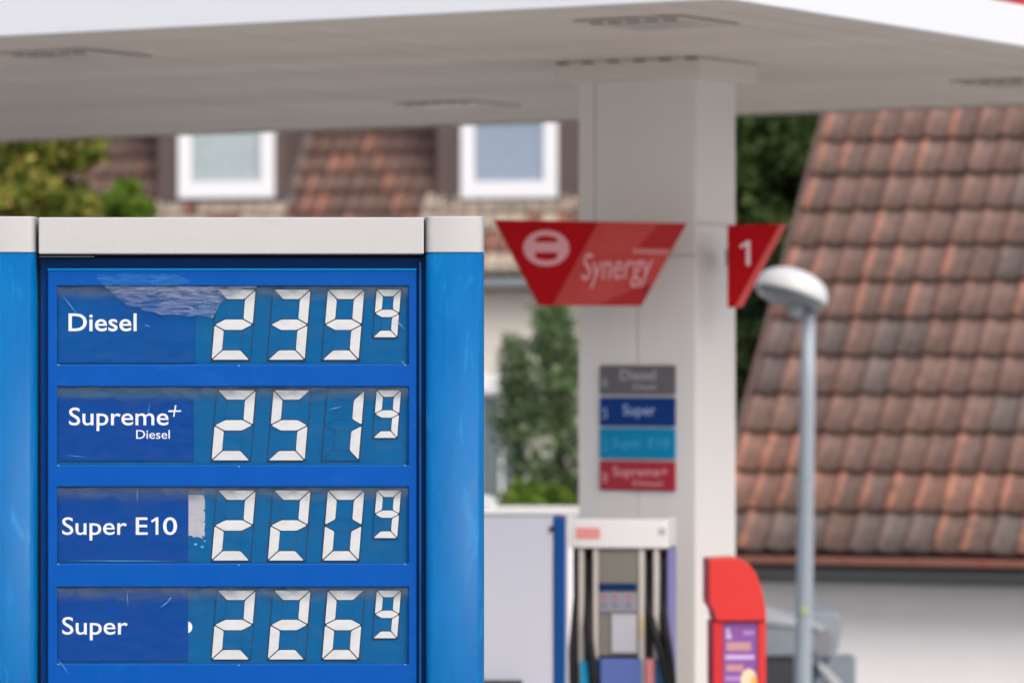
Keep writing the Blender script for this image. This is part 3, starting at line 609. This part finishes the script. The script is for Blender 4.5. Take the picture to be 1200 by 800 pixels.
MB().box(p1(664), p1(786), -0.04, 0.44, 0.09, 0.16).build('base', POLV, pump)
isl = MB().box(-2.6, 0.5, -0.75, 1.2, 0.0, 0.11).build('pump_island', mat('kerb_concrete', lin(0.38, 0.37, 0.35), 0.9, var=0.6, scale=5), loc=(K.x, K.y - 0.2, 0), rot=(0, 0, math.radians(-8)), bevel=0.02); struct(isl)

# grey cabinet with blue edge
YC = 22.2; sc_ = F / YC
cab = thing('forecourt_cabinet', 'tall pale grey cabinet with dark blue edge between price pylon and pump', 'cabinet', (at(610, 0, YC).x, YC, 0), 0)
def c1(px): return (px - 610) / sc_
def cz(py): return CH + (HZ - py) / sc_
MB().box(c1(520), c1(648.5), 0, 0.5, 0.08, cz(606)).build('body', mat('cabinet_lavender_grey', lin(0.46, 0.475, 0.54), 0.45, var=0.3, col2=lin(0.42, 0.43, 0.50), scale=2.5), cab, bevel=0.006)
MB().box(c1(649), c1(662), -0.012, 0.5, 0.08, cz(607)).build('edge_trim', mat('cabinet_blue', lin(0.0, 0.055, 0.22), 0.4, spec=0.2), cab, bevel=0.006)
MB().box(c1(662.3), c1(665.5), 0.0, 0.5, 0.08, cz(608)).build('edge_seal', mat('cabinet_seal', lin(0.30, 0.31, 0.42), 0.5), cab)
MB().lathe([(0.0, 0.0), (0.014, 0.0), (0.014, 0.02), (0.0, 0.022)], 12).build('lock', BLACK, cab, loc=(c1(646.5), 0.0, cz(619)), rot=(math.radians(90), 0, 0))
MB().box(c1(525), c1(612), -0.10, -0.001, cz(806), cz(796)).build('shelf', mat('shelf_dark', lin(0.02, 0.02, 0.025), 0.5), cab, bevel=0.004)
MB().box(c1(518), c1(664), -0.02, 0.52, 0.0, 0.078).build('base', mat('plinth_grey', lin(0.2, 0.2, 0.2), 0.8), cab)

# red service column
YR = 22.0; sr = F / YR
red = thing('service_column', 'red service column with rounded top and purple poster beside the canopy column', 'service column', (at(866, 0, YR).x, YR, 0), math.radians(4))
def r1_(px, py): return ((px - 866) / sr, CH + (HZ - py) / sr)
RRED = mat('service_red', lin(0.62, 0.035, 0.03), 0.4, spec=0.3, var=0.3, col2=lin(0.56, 0.028, 0.024), scale=4)
RDRK = mat('service_deep_red', lin(0.55, 0.012, 0.018), 0.4)
hood = [(830, 654.5), (862, 653), (870, 655.5), (878, 661.5), (885, 671), (890, 683), (894, 698), (897, 718), (897.5, 727), (838, 727), (836, 716), (830, 706)]
MB().prism([r1_(*p) for p in hood], -0.03, 0.26).build('hood', RRED, red, bevel=0.008)
body = [(835, 727.5), (898, 727.5), (898, 1058), (835, 1058)]
MB().prism([r1_(*p) for p in body], 0.012, 0.25).build('body', RDRK, red, bevel=0.006)
for a, b in (((835.5, 727.6), (846.5, 1050)), ((888.5, 727.6), (897.5, 1050))):
    (x0, z1), (x1, z0) = r1_(*a), r1_(*b); MB().box(x0, x1, -0.012, 0.0118, z0, z1).build('poster_frame', RRED if a[0] > 860 else RDRK, red, bevel=0.003)
po = MB().prism([r1_(847.5, 729), r1_(888, 729), r1_(888, 850), r1_(847.5, 850)], 0.002, 0.0118).build('poster', mat('poster_purple', lin(0.22, 0.07, 0.30), 0.4), red)
for (a, b, c, d), mm in (((851, 742, 857, 748), 'pale'), ((851, 736, 855, 741), 'pale'), ((871, 739, 884, 743), 'mauve'), ((851, 752, 880, 762), 'tan'), ((850, 767, 884, 772), 'pale'), ((851, 778, 871, 786), 'tan'), ((850, 792, 868, 797), 'mauve')):
    (x0, z1), (x1, z0) = r1_(a, b), r1_(c, d)
    cc = {'pale': lin(0.55, 0.42, 0.68), 'mauve': lin(0.38, 0.24, 0.52), 'tan': lin(0.48, 0.25, 0.26)}[mm]
    MB().box(x0, x1, 0.0, 0.0018, z0, z1).build('poster_print', mat('poster_' + mm, cc, 0.5), po)
MB().prism([r1_(877.5 + 9.5 * math.cos(a), 797 + 14 * math.sin(a)) for a in np.linspace(0, 2 * math.pi, 17)[:-1]], -0.001, 0.0017).build('poster_print', mat('poster_cream', lin(0.78, 0.62, 0.40), 0.5), po)
MB().prism([r1_(883.5 + 4 * math.cos(a), 800 + 9 * math.sin(a)) for a in np.linspace(0, 2 * math.pi, 13)[:-1]], -0.003, -0.0012).build('poster_print', mat('poster_orange', lin(0.85, 0.40, 0.10), 0.5), po)

# ------------------------------------------------------------------ street lamp
YL = 30.4; sL = F / YL
pb = at(940, 0, YL); ptop = at(947.5, 372, YL)
lamp = thing('street_lamp', 'pale grey lamp post with white tilted dome head in front of the tiled roof', 'street lamp', (pb.x, YL, 0))
GALV = mat('galvanised_blue_grey', lin(0.46, 0.54, 0.61), 0.45, 0.1, var=0.5, col2=lin(0.52, 0.59, 0.65), scale=7, detail=6)
MB().tube([(0, 0, -1.4), (0, 0, 0.3), ((ptop.x - pb.x) * 0.4, 0, ptop.z * 0.4), ((ptop.x - pb.x) * 0.8, 0, ptop.z * 0.8), (ptop.x - pb.x, 0, ptop.z + 0.04)], [0.068, 0.066, 0.061, 0.055, 0.050], 20).build('post', GALV, lamp, smooth=True)
hc = at(927, 345, YL); R = 43.5 / sL; gl = ground_z(pb.x, YL)
hp = []
for k in range(13):
    a = math.pi / 2 * k / 12; hp.append((max(0.0001, R * math.sin(a)), 0.185 * math.cos(a) ** 0.8 if k < 12 else 0.0))
hp += [(R, -0.012), (R - 0.012, -0.014)]
headp = MB().lathe(hp, 40).build('dome', mat('lamp_white', lin(0.88, 0.89, 0.90), 0.35), lamp, smooth=True, loc=(hc.x - pb.x, 0, hc.z), rot=(math.radians(-9), math.radians(17), 0))
bp = [(R - 0.013, -0.012), (R * 0.9, -0.05), (R * 0.7, -0.07), (R * 0.35, -0.085), (0.0001, -0.09)]
MB().lathe(bp, 40).build('diffuser', mat('lamp_diffuser', lin(0.26, 0.30, 0.32), 0.25, var=0.5, col2=lin(0.36, 0.41, 0.43), scale=5), headp, smooth=True)
MB().lathe([(0.0001, -0.06), (0.05, -0.061), (0.05, -0.15), (0.0001, -0.151)], 16).build('collar', GALV, headp, smooth=True, loc=(0.07, 0, 0))
q = at(942.5, 714, YL)
MB().box(-0.026, 0.026, -0.075, -0.058, -0.024, 0.024).build('sticker', mat('sticker_lime', lin(0.62, 0.75, 0.35), 0.5), lamp, loc=(q.x - pb.x, 0, q.z))

# ------------------------------------------------------------------ galvanised waste containers
YW = 31.1; sw = F / YW
GBIN = mat('bin_galvanised', lin(0.33, 0.39, 0.43), 0.5, 0.2, var=0.6, col2=lin(0.42, 0.47, 0.51), scale=5); GLITE = mat('bin_rim_light', lin(0.62, 0.65, 0.67), 0.45)
GDRK = mat('bin_dark', lin(0.07, 0.075, 0.085), 0.6)
wc = thing('waste_container', 'grey steel waste container with rounded lid behind the lamp post', 'waste container', (at(930, 0, YW).x, YW, 0))
def w1(px, py): return ((px - 930) / sw, CH + (HZ - py) / sw)
MB().prism([w1(872, 770), w1(978, 770), w1(972, 915), w1(880, 915)], 0.0, 0.9).build('body', GDRK, wc, bevel=0.01)
MB().prism([w1(868, 733), w1(952, 733), w1(952, 768), w1(868, 768)], -0.03, 0.93).build('rim', GBIN, wc, bevel=0.01)
MB().prism([w1(868, 712), w1(898, 717), w1(935, 728), w1(953, 731), w1(935, 734), w1(868, 728)], -0.05, 0.95).build('lid', GLITE, wc, bevel=0.008)
cyl = MB().prism([w1(950, 716), w1(978, 717), w1(984, 722), w1(985.5, 738), w1(983, 758), w1(976, 772), w1(966, 778), w1(952, 778)], -0.02, 0.92).build('lid_hood', GBIN, wc, bevel=0.012)
MB().prism([w1(963 + 13 * math.cos(a), 752 + 17 * math.sin(a)) for a in np.linspace(0, 2 * math.pi, 19)[:-1]], -0.045, -0.0205).build('end_disc', mat('bin_disc', lin(0.30, 0.30, 0.33), 0.5), cyl)
MB().prism([w1(947, 729), w1(951, 726), w1(966, 734), w1(962, 739)], -0.06, -0.046).build('lid_arm', GLITE, wc)
wc2 = thing('waste_container', 'low grey steel container with pale lifting arm at the foot of the lamp post', 'waste container', (at(985, 0, YW - 0.35).x, YW - 0.35, 0))
def w2(px, py): return ((px - 985) / (F / (YW - 0.35)), CH + (HZ - py) / (F / (YW - 0.35)))
MB().prism([w2(974, 771), w2(1003, 770), w2(1002, 925), w2(955, 925), w2(953, 800)], 0.0, 0.4).build('body', mat('bin_blue_grey', lin(0.30, 0.36, 0.41), 0.5, 0.2, var=0.4, scale=6), wc2, bevel=0.01)
MB().prism([w2(957, 779), w2(963, 776), w2(985, 798), w2(988, 806), w2(980, 808)], -0.03, -0.002).build('lifting_arm', GLITE, wc2, bevel=0.004)

# ------------------------------------------------------------------ pantiled roofs
def tile_mesh(name, w, L, m):
    prof = [(0.0, 0.014), (0.06, 0.030), (0.15, 0.037), (0.26, 0.027), (0.35, 0.007), (0.52, 0.002), (0.80, 0.0025), (0.92, 0.005), (0.972, 0.007)]
    n = len(prof); vs = []; Lt = L * 1.12; tilt = 0.060
    for (v, lift) in ((0.0, tilt), (Lt, 0.0)):
        for u, h in prof: vs.append((u * w, v, h + lift))
    for u, h in prof: vs.append((u * w, 0.004, h + tilt - 0.016))      # lip below the front edge
    fs = [(i, i + 1, n + i + 1, n + i) for i in range(n - 1)] + [(2 * n + i, 2 * n + i + 1, i + 1, i) for i in range(n - 1)]
    me = bpy.data.meshes.new(name); me.from_pydata(vs, [], fs); me.materials.append(m)
    me.polygons.foreach_set('use_smooth', [True] * (n - 1) + [False] * (n - 1)); me.update(); return me
OR = lin(0.40, 0.165, 0.105)
def roof_tiles(roof, pitch_, w, L, ncol, nrow, detail, pick, skip=None, mats=None):
    """roof: object whose local x runs along the eave, y up the slope, z off the slope; tiles as children, far ones joined"""
    meshes = [tile_mesh('tile', w, L, m) for m in mats]
    rest = MB()
    proto = meshes[0]; pv = [tuple(v.co) for v in proto.vertices]; pf = [tuple(p.vertices) for p in proto.polygons]
    for j in range(nrow):
        for i in range(ncol):
            if skip and skip(i, j): continue
            x, y = i * w, j * L
            if detail(i, j):
                o = link('tile', meshes[pick(i, j)], roof, (x + random.uniform(-0.003, 0.003), y + random.uniform(-0.006, 0.006), random.uniform(0, 0.004)), (random.uniform(-0.008, 0.008), random.uniform(-0.012, 0.012), random.uniform(-0.008, 0.008)))
            else:
                rest.add([(a + x, b + y, c) for a, b, c in pv], pf)
    if rest.v:
        me = bpy.data.meshes.new('tile_field'); me.from_pydata(rest.v, [], rest.f); me.materials.append(mats[-1]); me.update()
        o = link('tile_field', me, roof); o['kind'] = 'stuff'

PITCH = math.radians(48); THH = math.radians(15.5)
# right house, its eave low beyond the lamp post
YH = 36.0; e0 = at(833, 648, YH)
THR = math.radians(20.8); HF = Frame(e0.x, YH, THR)
rh = thing('tiled_house', 'white house with steep brown pantile roof beyond the lamp post', 'house', (e0.x, YH, -1.35), -THR)
zE = e0.z + 1.35; w_t, L_t = 0.245, 0.450; RC, RR = 27, 16
HL = RC * w_t; slope = RR * L_t; run = slope * math.cos(PITCH); rise = slope * math.sin(PITCH)
M_wallw = mat('render_white', lin(0.90, 0.90, 0.91), 0.85, var=0.4, col2=lin(0.82, 0.82, 0.84), scale=1.2, detail=6, bump=0.2, bscale=80)
MB().extrude_x([(0.38, 0.0), (2 * run - 0.38, 0.0), (2 * run - 0.38, zE - 0.05), (run, zE + rise - 0.45), (0.38, zE - 0.05)], 0.12, HL - 0.12).build('wall', M_wallw, rh)
M_board = mat('roof_underlay', lin(0.05, 0.035, 0.03), 0.9)
rf = MB().box(0, HL, 0.0, slope, -0.10, -0.004).build('roof', M_board, rh, loc=(0, 0, zE), rot=(PITCH, 0, 0))
MB().box(0, HL, 0.0, slope, -0.10, 0.03).build('rear_roof', tile_mat('rear_tiles', lin(0.16, 0.105, 0.085), OR, 0.3, False), rh, loc=(HL, 2 * run, zE), rot=(PITCH, 0, math.pi))
T_br = tile_mat('tile_brown', lin(0.186, 0.120, 0.100), OR, 0.3)
T_ed = tile_mat('tile_worn_roll', lin(0.178, 0.118, 0.099), lin(0.50, 0.205, 0.13), 0.8)
T_tc = tile_mat('tile_terracotta', lin(0.24, 0.135, 0.105), lin(0.54, 0.23, 0.145), 0.9)
T_gr = tile_mat('tile_grey', lin(0.150, 0.118, 0.107), OR, 0.15)
T_rest = tile_mat('tile_far', lin(0.175, 0.125, 0.108), OR, 0.5, False)
def pick_r(i, j):
    r = random.random()
    if j == 1: return 2 if r < 0.55 else 1
    if j == 0: return 3 if r < 0.45 else (1 if r < 0.8 else 0)
    if j == 2: return 2 if i < 3 else (0 if r < .8 else 1)
    if i in (0, 1, 3) and j >= 6: return 1 if r < 0.6 else 0
    if i < 6 and j > 5: return 1 if r < 0.25 else 0
    return 0 if r < 0.72 else (1 if r < 0.78 else 3)
roof_tiles(rf, PITCH, w_t, L_t, RC, RR, lambda i, j: i < 14 and j < 14, pick_r, mats=[T_br, T_ed, T_tc, T_gr, T_rest])
M_eave = mat('eave_red_brown', lin(0.30, 0.10, 0.075), 0.7, var=0.7, col2=lin(0.22, 0.14, 0.11), scale=8)
for k in range(int(HL / 0.6)):
    MB().box(k * 0.6 + 0.004, k * 0.6 + 0.596, -0.03, 0.02, zE - 0.075, zE - 0.015).build('eave_board', M_eave, rh, bevel=0.004)
MB().box(0.0, HL, 0.021, 0.36, zE - 0.16, zE - 0.10).build('soffit', mat('soffit_dark', lin(0.05, 0.05, 0.05), 0.8), rh)
gut = [(-0.13 + 0.075 * (1 - math.cos(a)), zE - 0.13 - 0.11 * math.sin(a)) for a in np.linspace(0, math.pi, 9)]
MB().extrude_x(gut + [(0.01, zE - 0.13), (-0.12, zE - 0.13)][:1], -0.1, HL + 0.1).build('gutter', mat('gutter_slate', lin(0.06, 0.07, 0.074), 0.45), rh)
MB().box(-0.06, 0.0, 0.0, slope, -0.12, 0.035).build('verge_board', mat('verge_brown', lin(0.16, 0.10, 0.085), 0.7, var=0.5, scale=6), rh, loc=(-0.002, 0, zE), rot=(PITCH, 0, 0))

w_t = 0.225
# ------------------------------------------------------------------ dormer house far left
YD = 58.0; d0 = at(620, 322, YD)
DF = Frame(d0.x, YD, THH)
dh = thing('dormer_house', 'cream house with brown tiled roof and two dormer windows behind the price pylon', 'house', (d0.x, YD, 0), -THH)
zD = d0.z; DX0, DX1 = -14.4, 2.0
dcol = int((DX1 - DX0) / w_t); drow = 15; dsl = drow * 0.395; drun = dsl * math.cos(PITCH); drise = dsl * math.sin(PITCH)
M_cream = mat('render_cream', lin(0.70, 0.66, 0.58), 0.85, var=0.3, col2=lin(0.62, 0.58, 0.5), scale=1.0, detail=6)
gx0, gx1 = DF.x(556, 0.4), DF.x(616, 0.4); gz0, gz1 = DF.z(590, gx0, 0.4), DF.z(442, gx0, 0.4)
wl_ = holed(DX0 + 0.3, DX1 - 0.3, 0.0, zD - 0.12, [(gx0, gx1, gz0, gz1)], 0.4, 0.7); wl_.name = 'wall'; wl_.materials.append(M_cream); link('wall', wl_, dh)
MB().extrude_x([(0.72, 0.0), (2 * drun - 0.4, 0.0), (2 * drun - 0.4, zD - 0.1), (drun, zD + drise - 0.5), (0.72, zD + 0.1)], DX0 + 0.31, DX1 - 0.31).build('rear_wall', M_cream, dh)
WFR = mat('window_white', lin(0.84, 0.85, 0.87), 0.35); GLS = pane_mat('window_glass', dust=0.03, scale=3, ior=1.3)
CURT = mat('curtain_pale', lin(0.86, 0.93, 0.93), 0.8, var=0.5, col2=lin(0.66, 0.78, 0.80), scale=6, stretch=(3, 1, 0.3)); BLIND = mat('blind_blue_grey', lin(0.62, 0.72, 0.86), 0.7); ROOMD = mat('room_dark', lin(0.05, 0.055, 0.06), 0.9)
def window(parent, x0, x1, z0, z1, y, side, bot, mullion=False, curtain=None, folds=True):
    f = MB()
    f.box(x0, x1, y - 0.05, y + 0.05, z0, z0 + bot); f.box(x0, x1, y - 0.05, y + 0.05, z1 - side, z1)
    f.box(x0, x0 + side, y - 0.049, y + 0.049, z0 + bot - 0.001, z1 - side + 0.001); f.box(x1 - side, x1, y - 0.049, y + 0.049, z0 + bot - 0.001, z1 - side + 0.001)
    if mullion: f.box((x0 + x1) / 2 - 0.02, (x0 + x1) / 2 + 0.02, y - 0.045, y + 0.045, z0 + bot, z1 - side)
    f.build('window_frame', WFR, parent, bevel=0.008)
    MB().box(x0 + side - 0.005, x1 - side + 0.005, y - 0.005, y + 0.005, z0 + bot - 0.005, z1 - side + 0.005).build('window_pane', GLS, parent)
    if curtain:
        vs = []; fs = []; n = 60
        for k in range(n + 1):
            x = x0 + 0.02 + (x1 - x0 - 0.04) * k / n; yy = y + 0.075 + (0.022 * math.sin(k * 0.9) if folds else 0)
            vs += [(x, yy, z0 + 0.02), (x, yy, z1 - 0.02)]
        fs = [(2 * k, 2 * k + 2, 2 * k + 3, 2 * k + 1) for k in range(n)]
        MB().add(vs, fs).build('curtain' if folds else 'blind', curtain, parent, smooth=True)
window(dh, gx0, gx1, gz0 + 0.02, gz1 - 0.2, 0.5, 0.06, 0.08, True, mat('curtain_grey', lin(0.45, 0.55, 0.54), 0.8, var=0.9, col2=lin(0.10, 0.12, 0.13), scale=5, stretch=(3, 1, 0.3)))
MB().box(gx0 - 0.03, gx1 + 0.03, 0.36, 0.62, gz1 - 0.2, gz1 + 0.04).build('shutter_box', WFR, dh, bevel=0.008)
MB().box(gx0 - 0.08, gx1 + 0.08, 0.30, 0.52, gz0 - 0.04, gz0 + 0.018).build('window_sill', WFR, dh, bevel=0.006)
drf = MB().box(0, dcol * w_t, 0.0, dsl, -0.12, -0.004).build('roof', M_board, dh, loc=(DX0, 0, zD), rot=(PITCH, 0, 0))
MB().box(0, dcol * w_t, 0.0, dsl, -0.12, 0.03).build('rear_roof', MATS.get('rt') or tile_mat('rear_tiles_left', lin(0.15, 0.09, 0.075), OR, 0.3, False), dh, loc=(DX1, 2 * drun, zD), rot=(PITCH, 0, math.pi))
# dormers: front wall a little up the slope
yf = DF.z(238, -4, 0.9) - zD; vF = yf / math.sin(PITCH); yF = vF * math.cos(PITCH)
M_clad = mat('cladding_brown', lin(0.12, 0.085, 0.078), 0.75, var=0.4, col2=lin(0.09, 0.065, 0.06), scale=4, stretch=(4, 1, 0.4))
dorm = []
for pa, pb_, w0, w1_, cur, folds in ((187, 336, 210, 322, CURT, True), (514, 678, 541, 653.5, BLIND, False)):
    x0, x1 = DF.x(pa, yF), DF.x(pb_, yF); z0, z1 = zD + yf - 0.25, zD + yf + 1.95
    a, b = DF.x(w0, yF), DF.x(w1_, yF); wz0 = DF.z(233, a, yF); wz1 = wz0 + 1.32
    dorm.append((x0, x1))
    fw = holed(x0, x1, z0, z1, [(a + 0.05, b - 0.05, wz0 + 0.05, wz1 - 0.05)], yF, yF + 0.1); fw.name = 'dormer'; fw.materials.append(M_clad)
    D = link('dormer', fw, dh)
    yb = yF + (z1 - (zD + yf)) / math.tan(PITCH)
    for xx in (x0 - 0.001, x1 - 0.079):
        MB().extrude_x([(yF + 0.1, z1), (yF + 0.1, z0), (yF + 0.12, z0), (yb, z1)], xx, xx + 0.08).build('cheek', M_clad, D)
    nb = int((x1 - x0) / 0.16)
    for k in range(nb + 1):
        xx = x0 + k * (x1 - x0) / nb
        if a - 0.03 < xx < b + 0.03: continue
        MB().box(xx - 0.012, xx + 0.012, yF - 0.022, yF - 0.0005, z0, z1).build('batten', M_clad, D)
    MB().box(x0 - 0.15, x1 + 0.15, yF - 0.2, yb + 0.3, z1, z1 + 0.14).build('dormer_roof', mat('dormer_felt', lin(0.08, 0.075, 0.07), 0.8), D)
    window(D, a, b, wz0, wz1, yF - 0.01, 16.5 / 84, 20 / 84, False, cur, folds)
    MB().box(a - 0.25, b + 0.2, yF - 0.10, yF - 0.061, wz0 - 0.055, wz0 - 0.01).build('window_sill', mat('sill_dark', lin(0.06, 0.06, 0.06), 0.6), D)
    MB().box(a + 0.1, b - 0.1, yF + 0.4, yF + 0.42, wz0, wz1).build('room_back', ROOMD, D)
    MB().box(0, 0.07, -0.3, 2.6, 0.01, 0.045).build('flashing', mat('flashing_lead', lin(0.24, 0.26, 0.27), 0.5, 0.3), D, loc=(x1 + 0.01, yF, zD + yf), rot=(PITCH, 0, 0))
T_lich = tile_mat('tile_lichen', lin(0.42, 0.36, 0.29), lin(0.50, 0.30, 0.24), 0.5)
T_red2 = tile_mat('tile_red_worn', lin(0.20, 0.105, 0.082), lin(0.50, 0.20, 0.13), 0.8)
def skip_d(i, j):
    x = DX0 + (i + 0.5) * w_t; v = (j + 0.5) * 0.395
    return any(a - 0.02 < x < b + 0.02 for a, b in dorm) and v > vF + 0.15
def pick_d(i, j):
    x = DX0 + (i + 0.5) * w_t; r = random.random()
    if any(a - 0.1 < x < b + 0.1 for a, b in dorm) and j in (2, 3): return 3 if r < 0.85 else 2
    if x > dorm[1][0] and j < 2: return 3 if r < 0.5 else 2
    return 0 if r < 0.80 else (1 if r < 0.84 else 2)
iA, iB = int((DF.x(110, 1) - DX0) / w_t), int((DF.x(690, 1) - DX0) / w_t)
roof_tiles(drf, PITCH, w_t, 0.395, dcol, drow, lambda i, j: iA <= i <= iB and j < 9, pick_d, skip_d,
           mats=[tile_mat('tile_umber', lin(0.14, 0.090, 0.075), OR, 0.2), T_ed, T_red2, T_lich, T_rest])
gut = [(-0.16 + 0.08 * (1 - math.cos(a)), zD - 0.05 - 0.11 * math.sin(a)) for a in np.linspace(0, math.pi, 9)]
MB().extrude_x(gut, DX0 - 0.1, DX1 + 0.1).build('gutter', mat('gutter_zinc', lin(0.42, 0.46, 0.48), 0.4, 0.3), dh)
MB().box(DX0, DX1, 0.0, 0.39, zD - 0.2, zD - 0.14).build('soffit', mat('soffit_brown', lin(0.07, 0.06, 0.05), 0.8), dh)

# white garden wall in front of the cream house
gw = MB(); gwl = at(500, 0, 37).x; gwr = at(690, 0, 37).x
gwt = thing('garden_wall', 'low white garden wall at the foot of the dark conifers', 'wall', (gwl, 37, 0))
MB().box(-3.0, gwr - gwl, 0, 0.2, 0, CH + (HZ - 601) / F * 37).build('wall', M_wallw, gwt)
MB().box(-3.0, gwr - gwl + 0.03, -0.04, 0.24, CH + (HZ - 601) / F * 37 + 0.001, CH + (HZ - 594) / F * 37).build('coping', mat('coping_white', lin(0.78, 0.78, 0.78), 0.7), gwt, bevel=0.008)

# ------------------------------------------------------------------ trees and shrubs
BARK = mat('bark', lin(0.06, 0.045, 0.03), 0.9, var=0.6, scale=10)
def leaf_cloud(name, pts, size, m, parent, up=0.4, aspect=1.7):
    n = len(pts); pts = np.asarray(pts)
    d = rng.normal(size=(n, 3)); d[:, 2] *= 0.6; d /= np.linalg.norm(d, axis=1)[:, None]
    nrm = rng.normal(size=(n, 3)); nrm[:, 2] += up; side = np.cross(d, nrm); side /= np.linalg.norm(side, axis=1)[:, None]
    sz = (size * rng.uniform(0.6, 1.3, n))[:, None]
    up_ = np.cross(side, d) * sz * 0.18
    v = np.stack([pts - d * sz * aspect / 2, pts + side * sz / 2 + up_, pts + d * sz * aspect / 2, pts - side * sz / 2 + up_], 1).reshape(-1, 3)
    me = bpy.data.meshes.new(name); me.vertices.add(4 * n); me.vertices.foreach_set('co', v.ravel())
    me.loops.add(4 * n); me.loops.foreach_set('vertex_index', np.arange(4 * n)); me.polygons.add(n)
    me.polygons.foreach_set('loop_start', np.arange(n) * 4); me.update(calc_edges=True); me.validate(); me.materials.append(m)
    return link(name, me, parent)
def clumps(centres, radii, per, shell=0.55):
    out = []
    for c, r in zip(centres, radii):
        d = rng.normal(size=(per, 3)); d /= np.linalg.norm(d, axis=1)[:, None]
        rr = shell + (1 - shell) * rng.random(per) ** 0.6
        out.append(np.array(c) + d * (rr * rng.uniform(0.8, 1.12, per))[:, None] * np.array(r))
    return np.concatenate(out)
def broadleaf(name, label, cat, base, h, rx, ry, z0, n_cl, per, leaf, m, group=None, cl=0.28):
    t = thing(name, label, cat, base, 0, group)
    cs = []; rs = []
    for k in range(n_cl):
        d = rng.normal(size=3); d /= np.linalg.norm(d); q = rng.random() ** 0.4
        c = np.array([d[0] * rx * q, d[1] * ry * q, z0 + (h - z0) / 2 + d[2] * (h - z0) / 2 * q]); cs.append(c)
        s = cl * rng.uniform(0.7, 1.35); rs.append((s * 1.15, s * 1.15, s * 0.8))
    leaf_cloud('crown', clumps(cs, rs, per), leaf, m, t)
    tr = MB(); tr.tube([(0, 0, -0.05), (0.03, 0.02, z0 * 0.6 + 0.2), (0.0, 0.0, h * 0.6), (0.02, 0, h * 0.8)], [0.10, 0.085, 0.05, 0.02], 8)
    for c in cs[:14]:
        st = Vector((0, 0, max(0.3, c[2] * 0.5))); en = Vector(c); tr.tube([st, st.lerp(en, 0.5) + Vector((0, 0, 0.08)), en], [0.03, 0.02, 0.008], 6)
    tr.build('trunk', BARK, t, smooth=True)
    return t
def conifer(name, label, base, h, r, n_br, per, leaf, m, group=None, lean=0.0, zmin=0.15):
    t = thing(name, label, 'tree', base, 0, group); pts = []; tr = MB()
    tr.tube([(0, 0, -0.05), (lean * 0.5, 0, h * 0.5), (lean, 0, h)], [0.08, 0.05, 0.01], 8)
    for k in range(n_br):
        f = rng.random() ** 0.8; z = zmin + (h - zmin) * f; a = rng.random() * 2 * math.pi
        L = (r * (1 - f) ** 0.75 + 0.05) * rng.uniform(0.45, 1.45)
        tip = np.array([math.cos(a) * L + lean * f, math.sin(a) * L, z + L * rng.uniform(-0.15, 0.35)]); root = np.array([lean * f, 0, z])
        s = rng.random(per)[:, None] ** 0.6
        pts.append(root + (tip - root) * s + rng.normal(size=(per, 3)) * (0.045 + 0.05 * (1 - s)) * np.array([1, 1, 0.8]))
        if k < 24: tr.tube([tuple(root), tuple((root + tip) / 2), tuple(tip)], [0.015, 0.01, 0.004], 5)
    leaf_cloud('crown', np.concatenate(pts), leaf, m, t, aspect=2.4)
    tr.build('trunk', BARK, t, smooth=True); return t
L_yel = leaf_mat('leaves_yellow_green', [(0, lin(0.07, 0.12, 0.02)), (0.35, lin(0.18, 0.24, 0.04)), (0.7, lin(0.33, 0.35, 0.06)), (0.9, lin(0.45, 0.39, 0.09)), (1, lin(0.52, 0.32, 0.12))])
L_lime = leaf_mat('leaves_bright_green', [(0, lin(0.06, 0.15, 0.02)), (0.5, lin(0.16, 0.28, 0.03)), (1, lin(0.30, 0.40, 0.06))])
L_dark = leaf_mat('leaves_dark_green', [(0, lin(0.03, 0.065, 0.018)), (0.5, lin(0.065, 0.12, 0.032)), (0.85, lin(0.12, 0.18, 0.05)), (1, lin(0.2, 0.25, 0.08))])
L_con = leaf_mat('needles_green', [(0, lin(0.09, 0.16, 0.07)), (0.6, lin(0.18, 0.28, 0.13)), (1, lin(0.32, 0.40, 0.19))])
def gnd(px, Y):
    p = at(px, 0, Y); return (p.x, Y, ground_z(p.x, Y))
broadleaf('garden_tree', 'yellow-green leafy tree above the left end of the price pylon', 'tree', gnd(30, 42), 6.4, 0.98, 0.9, 1.4, 200, 270, 0.085, L_yel, cl=0.24)
broadleaf('garden_shrub', 'small bright green shrub top left of the first dormer window', 'shrub', gnd(157, 45), 5.0, 0.25, 0.4, 3.3, 60, 260, 0.07, L_lime, cl=0.13)
conifer('conifer', 'tall dark green conifer against the cream wall left of the column', gnd(668, 40), 3.5, 0.66, 260, 30, 0.040, L_con, lean=-0.16)
conifer('conifer', 'slim smaller conifer between the ground floor window and the taller conifer', gnd(617, 41), 3.1, 0.24, 90, 24, 0.036, L_con, lean=-0.14, zmin=1.75)
broadleaf('garden_shrub', 'low bright green shrub under the ground floor window by the white wall', 'shrub', gnd(632, 39), 1.9, 0.34, 0.3, 0.6, 22, 130, 0.05, L_lime, cl=0.13)
broadleaf('garden_tree', 'dark green tree between the column and the tiled roof', 'tree', gnd(900, 43), 6.0, 0.75, 0.9, 0.3, 90, 300, 0.085, L_dark, cl=0.26)
broadleaf('garden_tree', 'dark tree mass filling the gap behind the column and roof verge', 'tree', gnd(945, 48), 8.6, 1.6, 0.9, 0.2, 260, 420, 0.10, L_dark, cl=0.44)
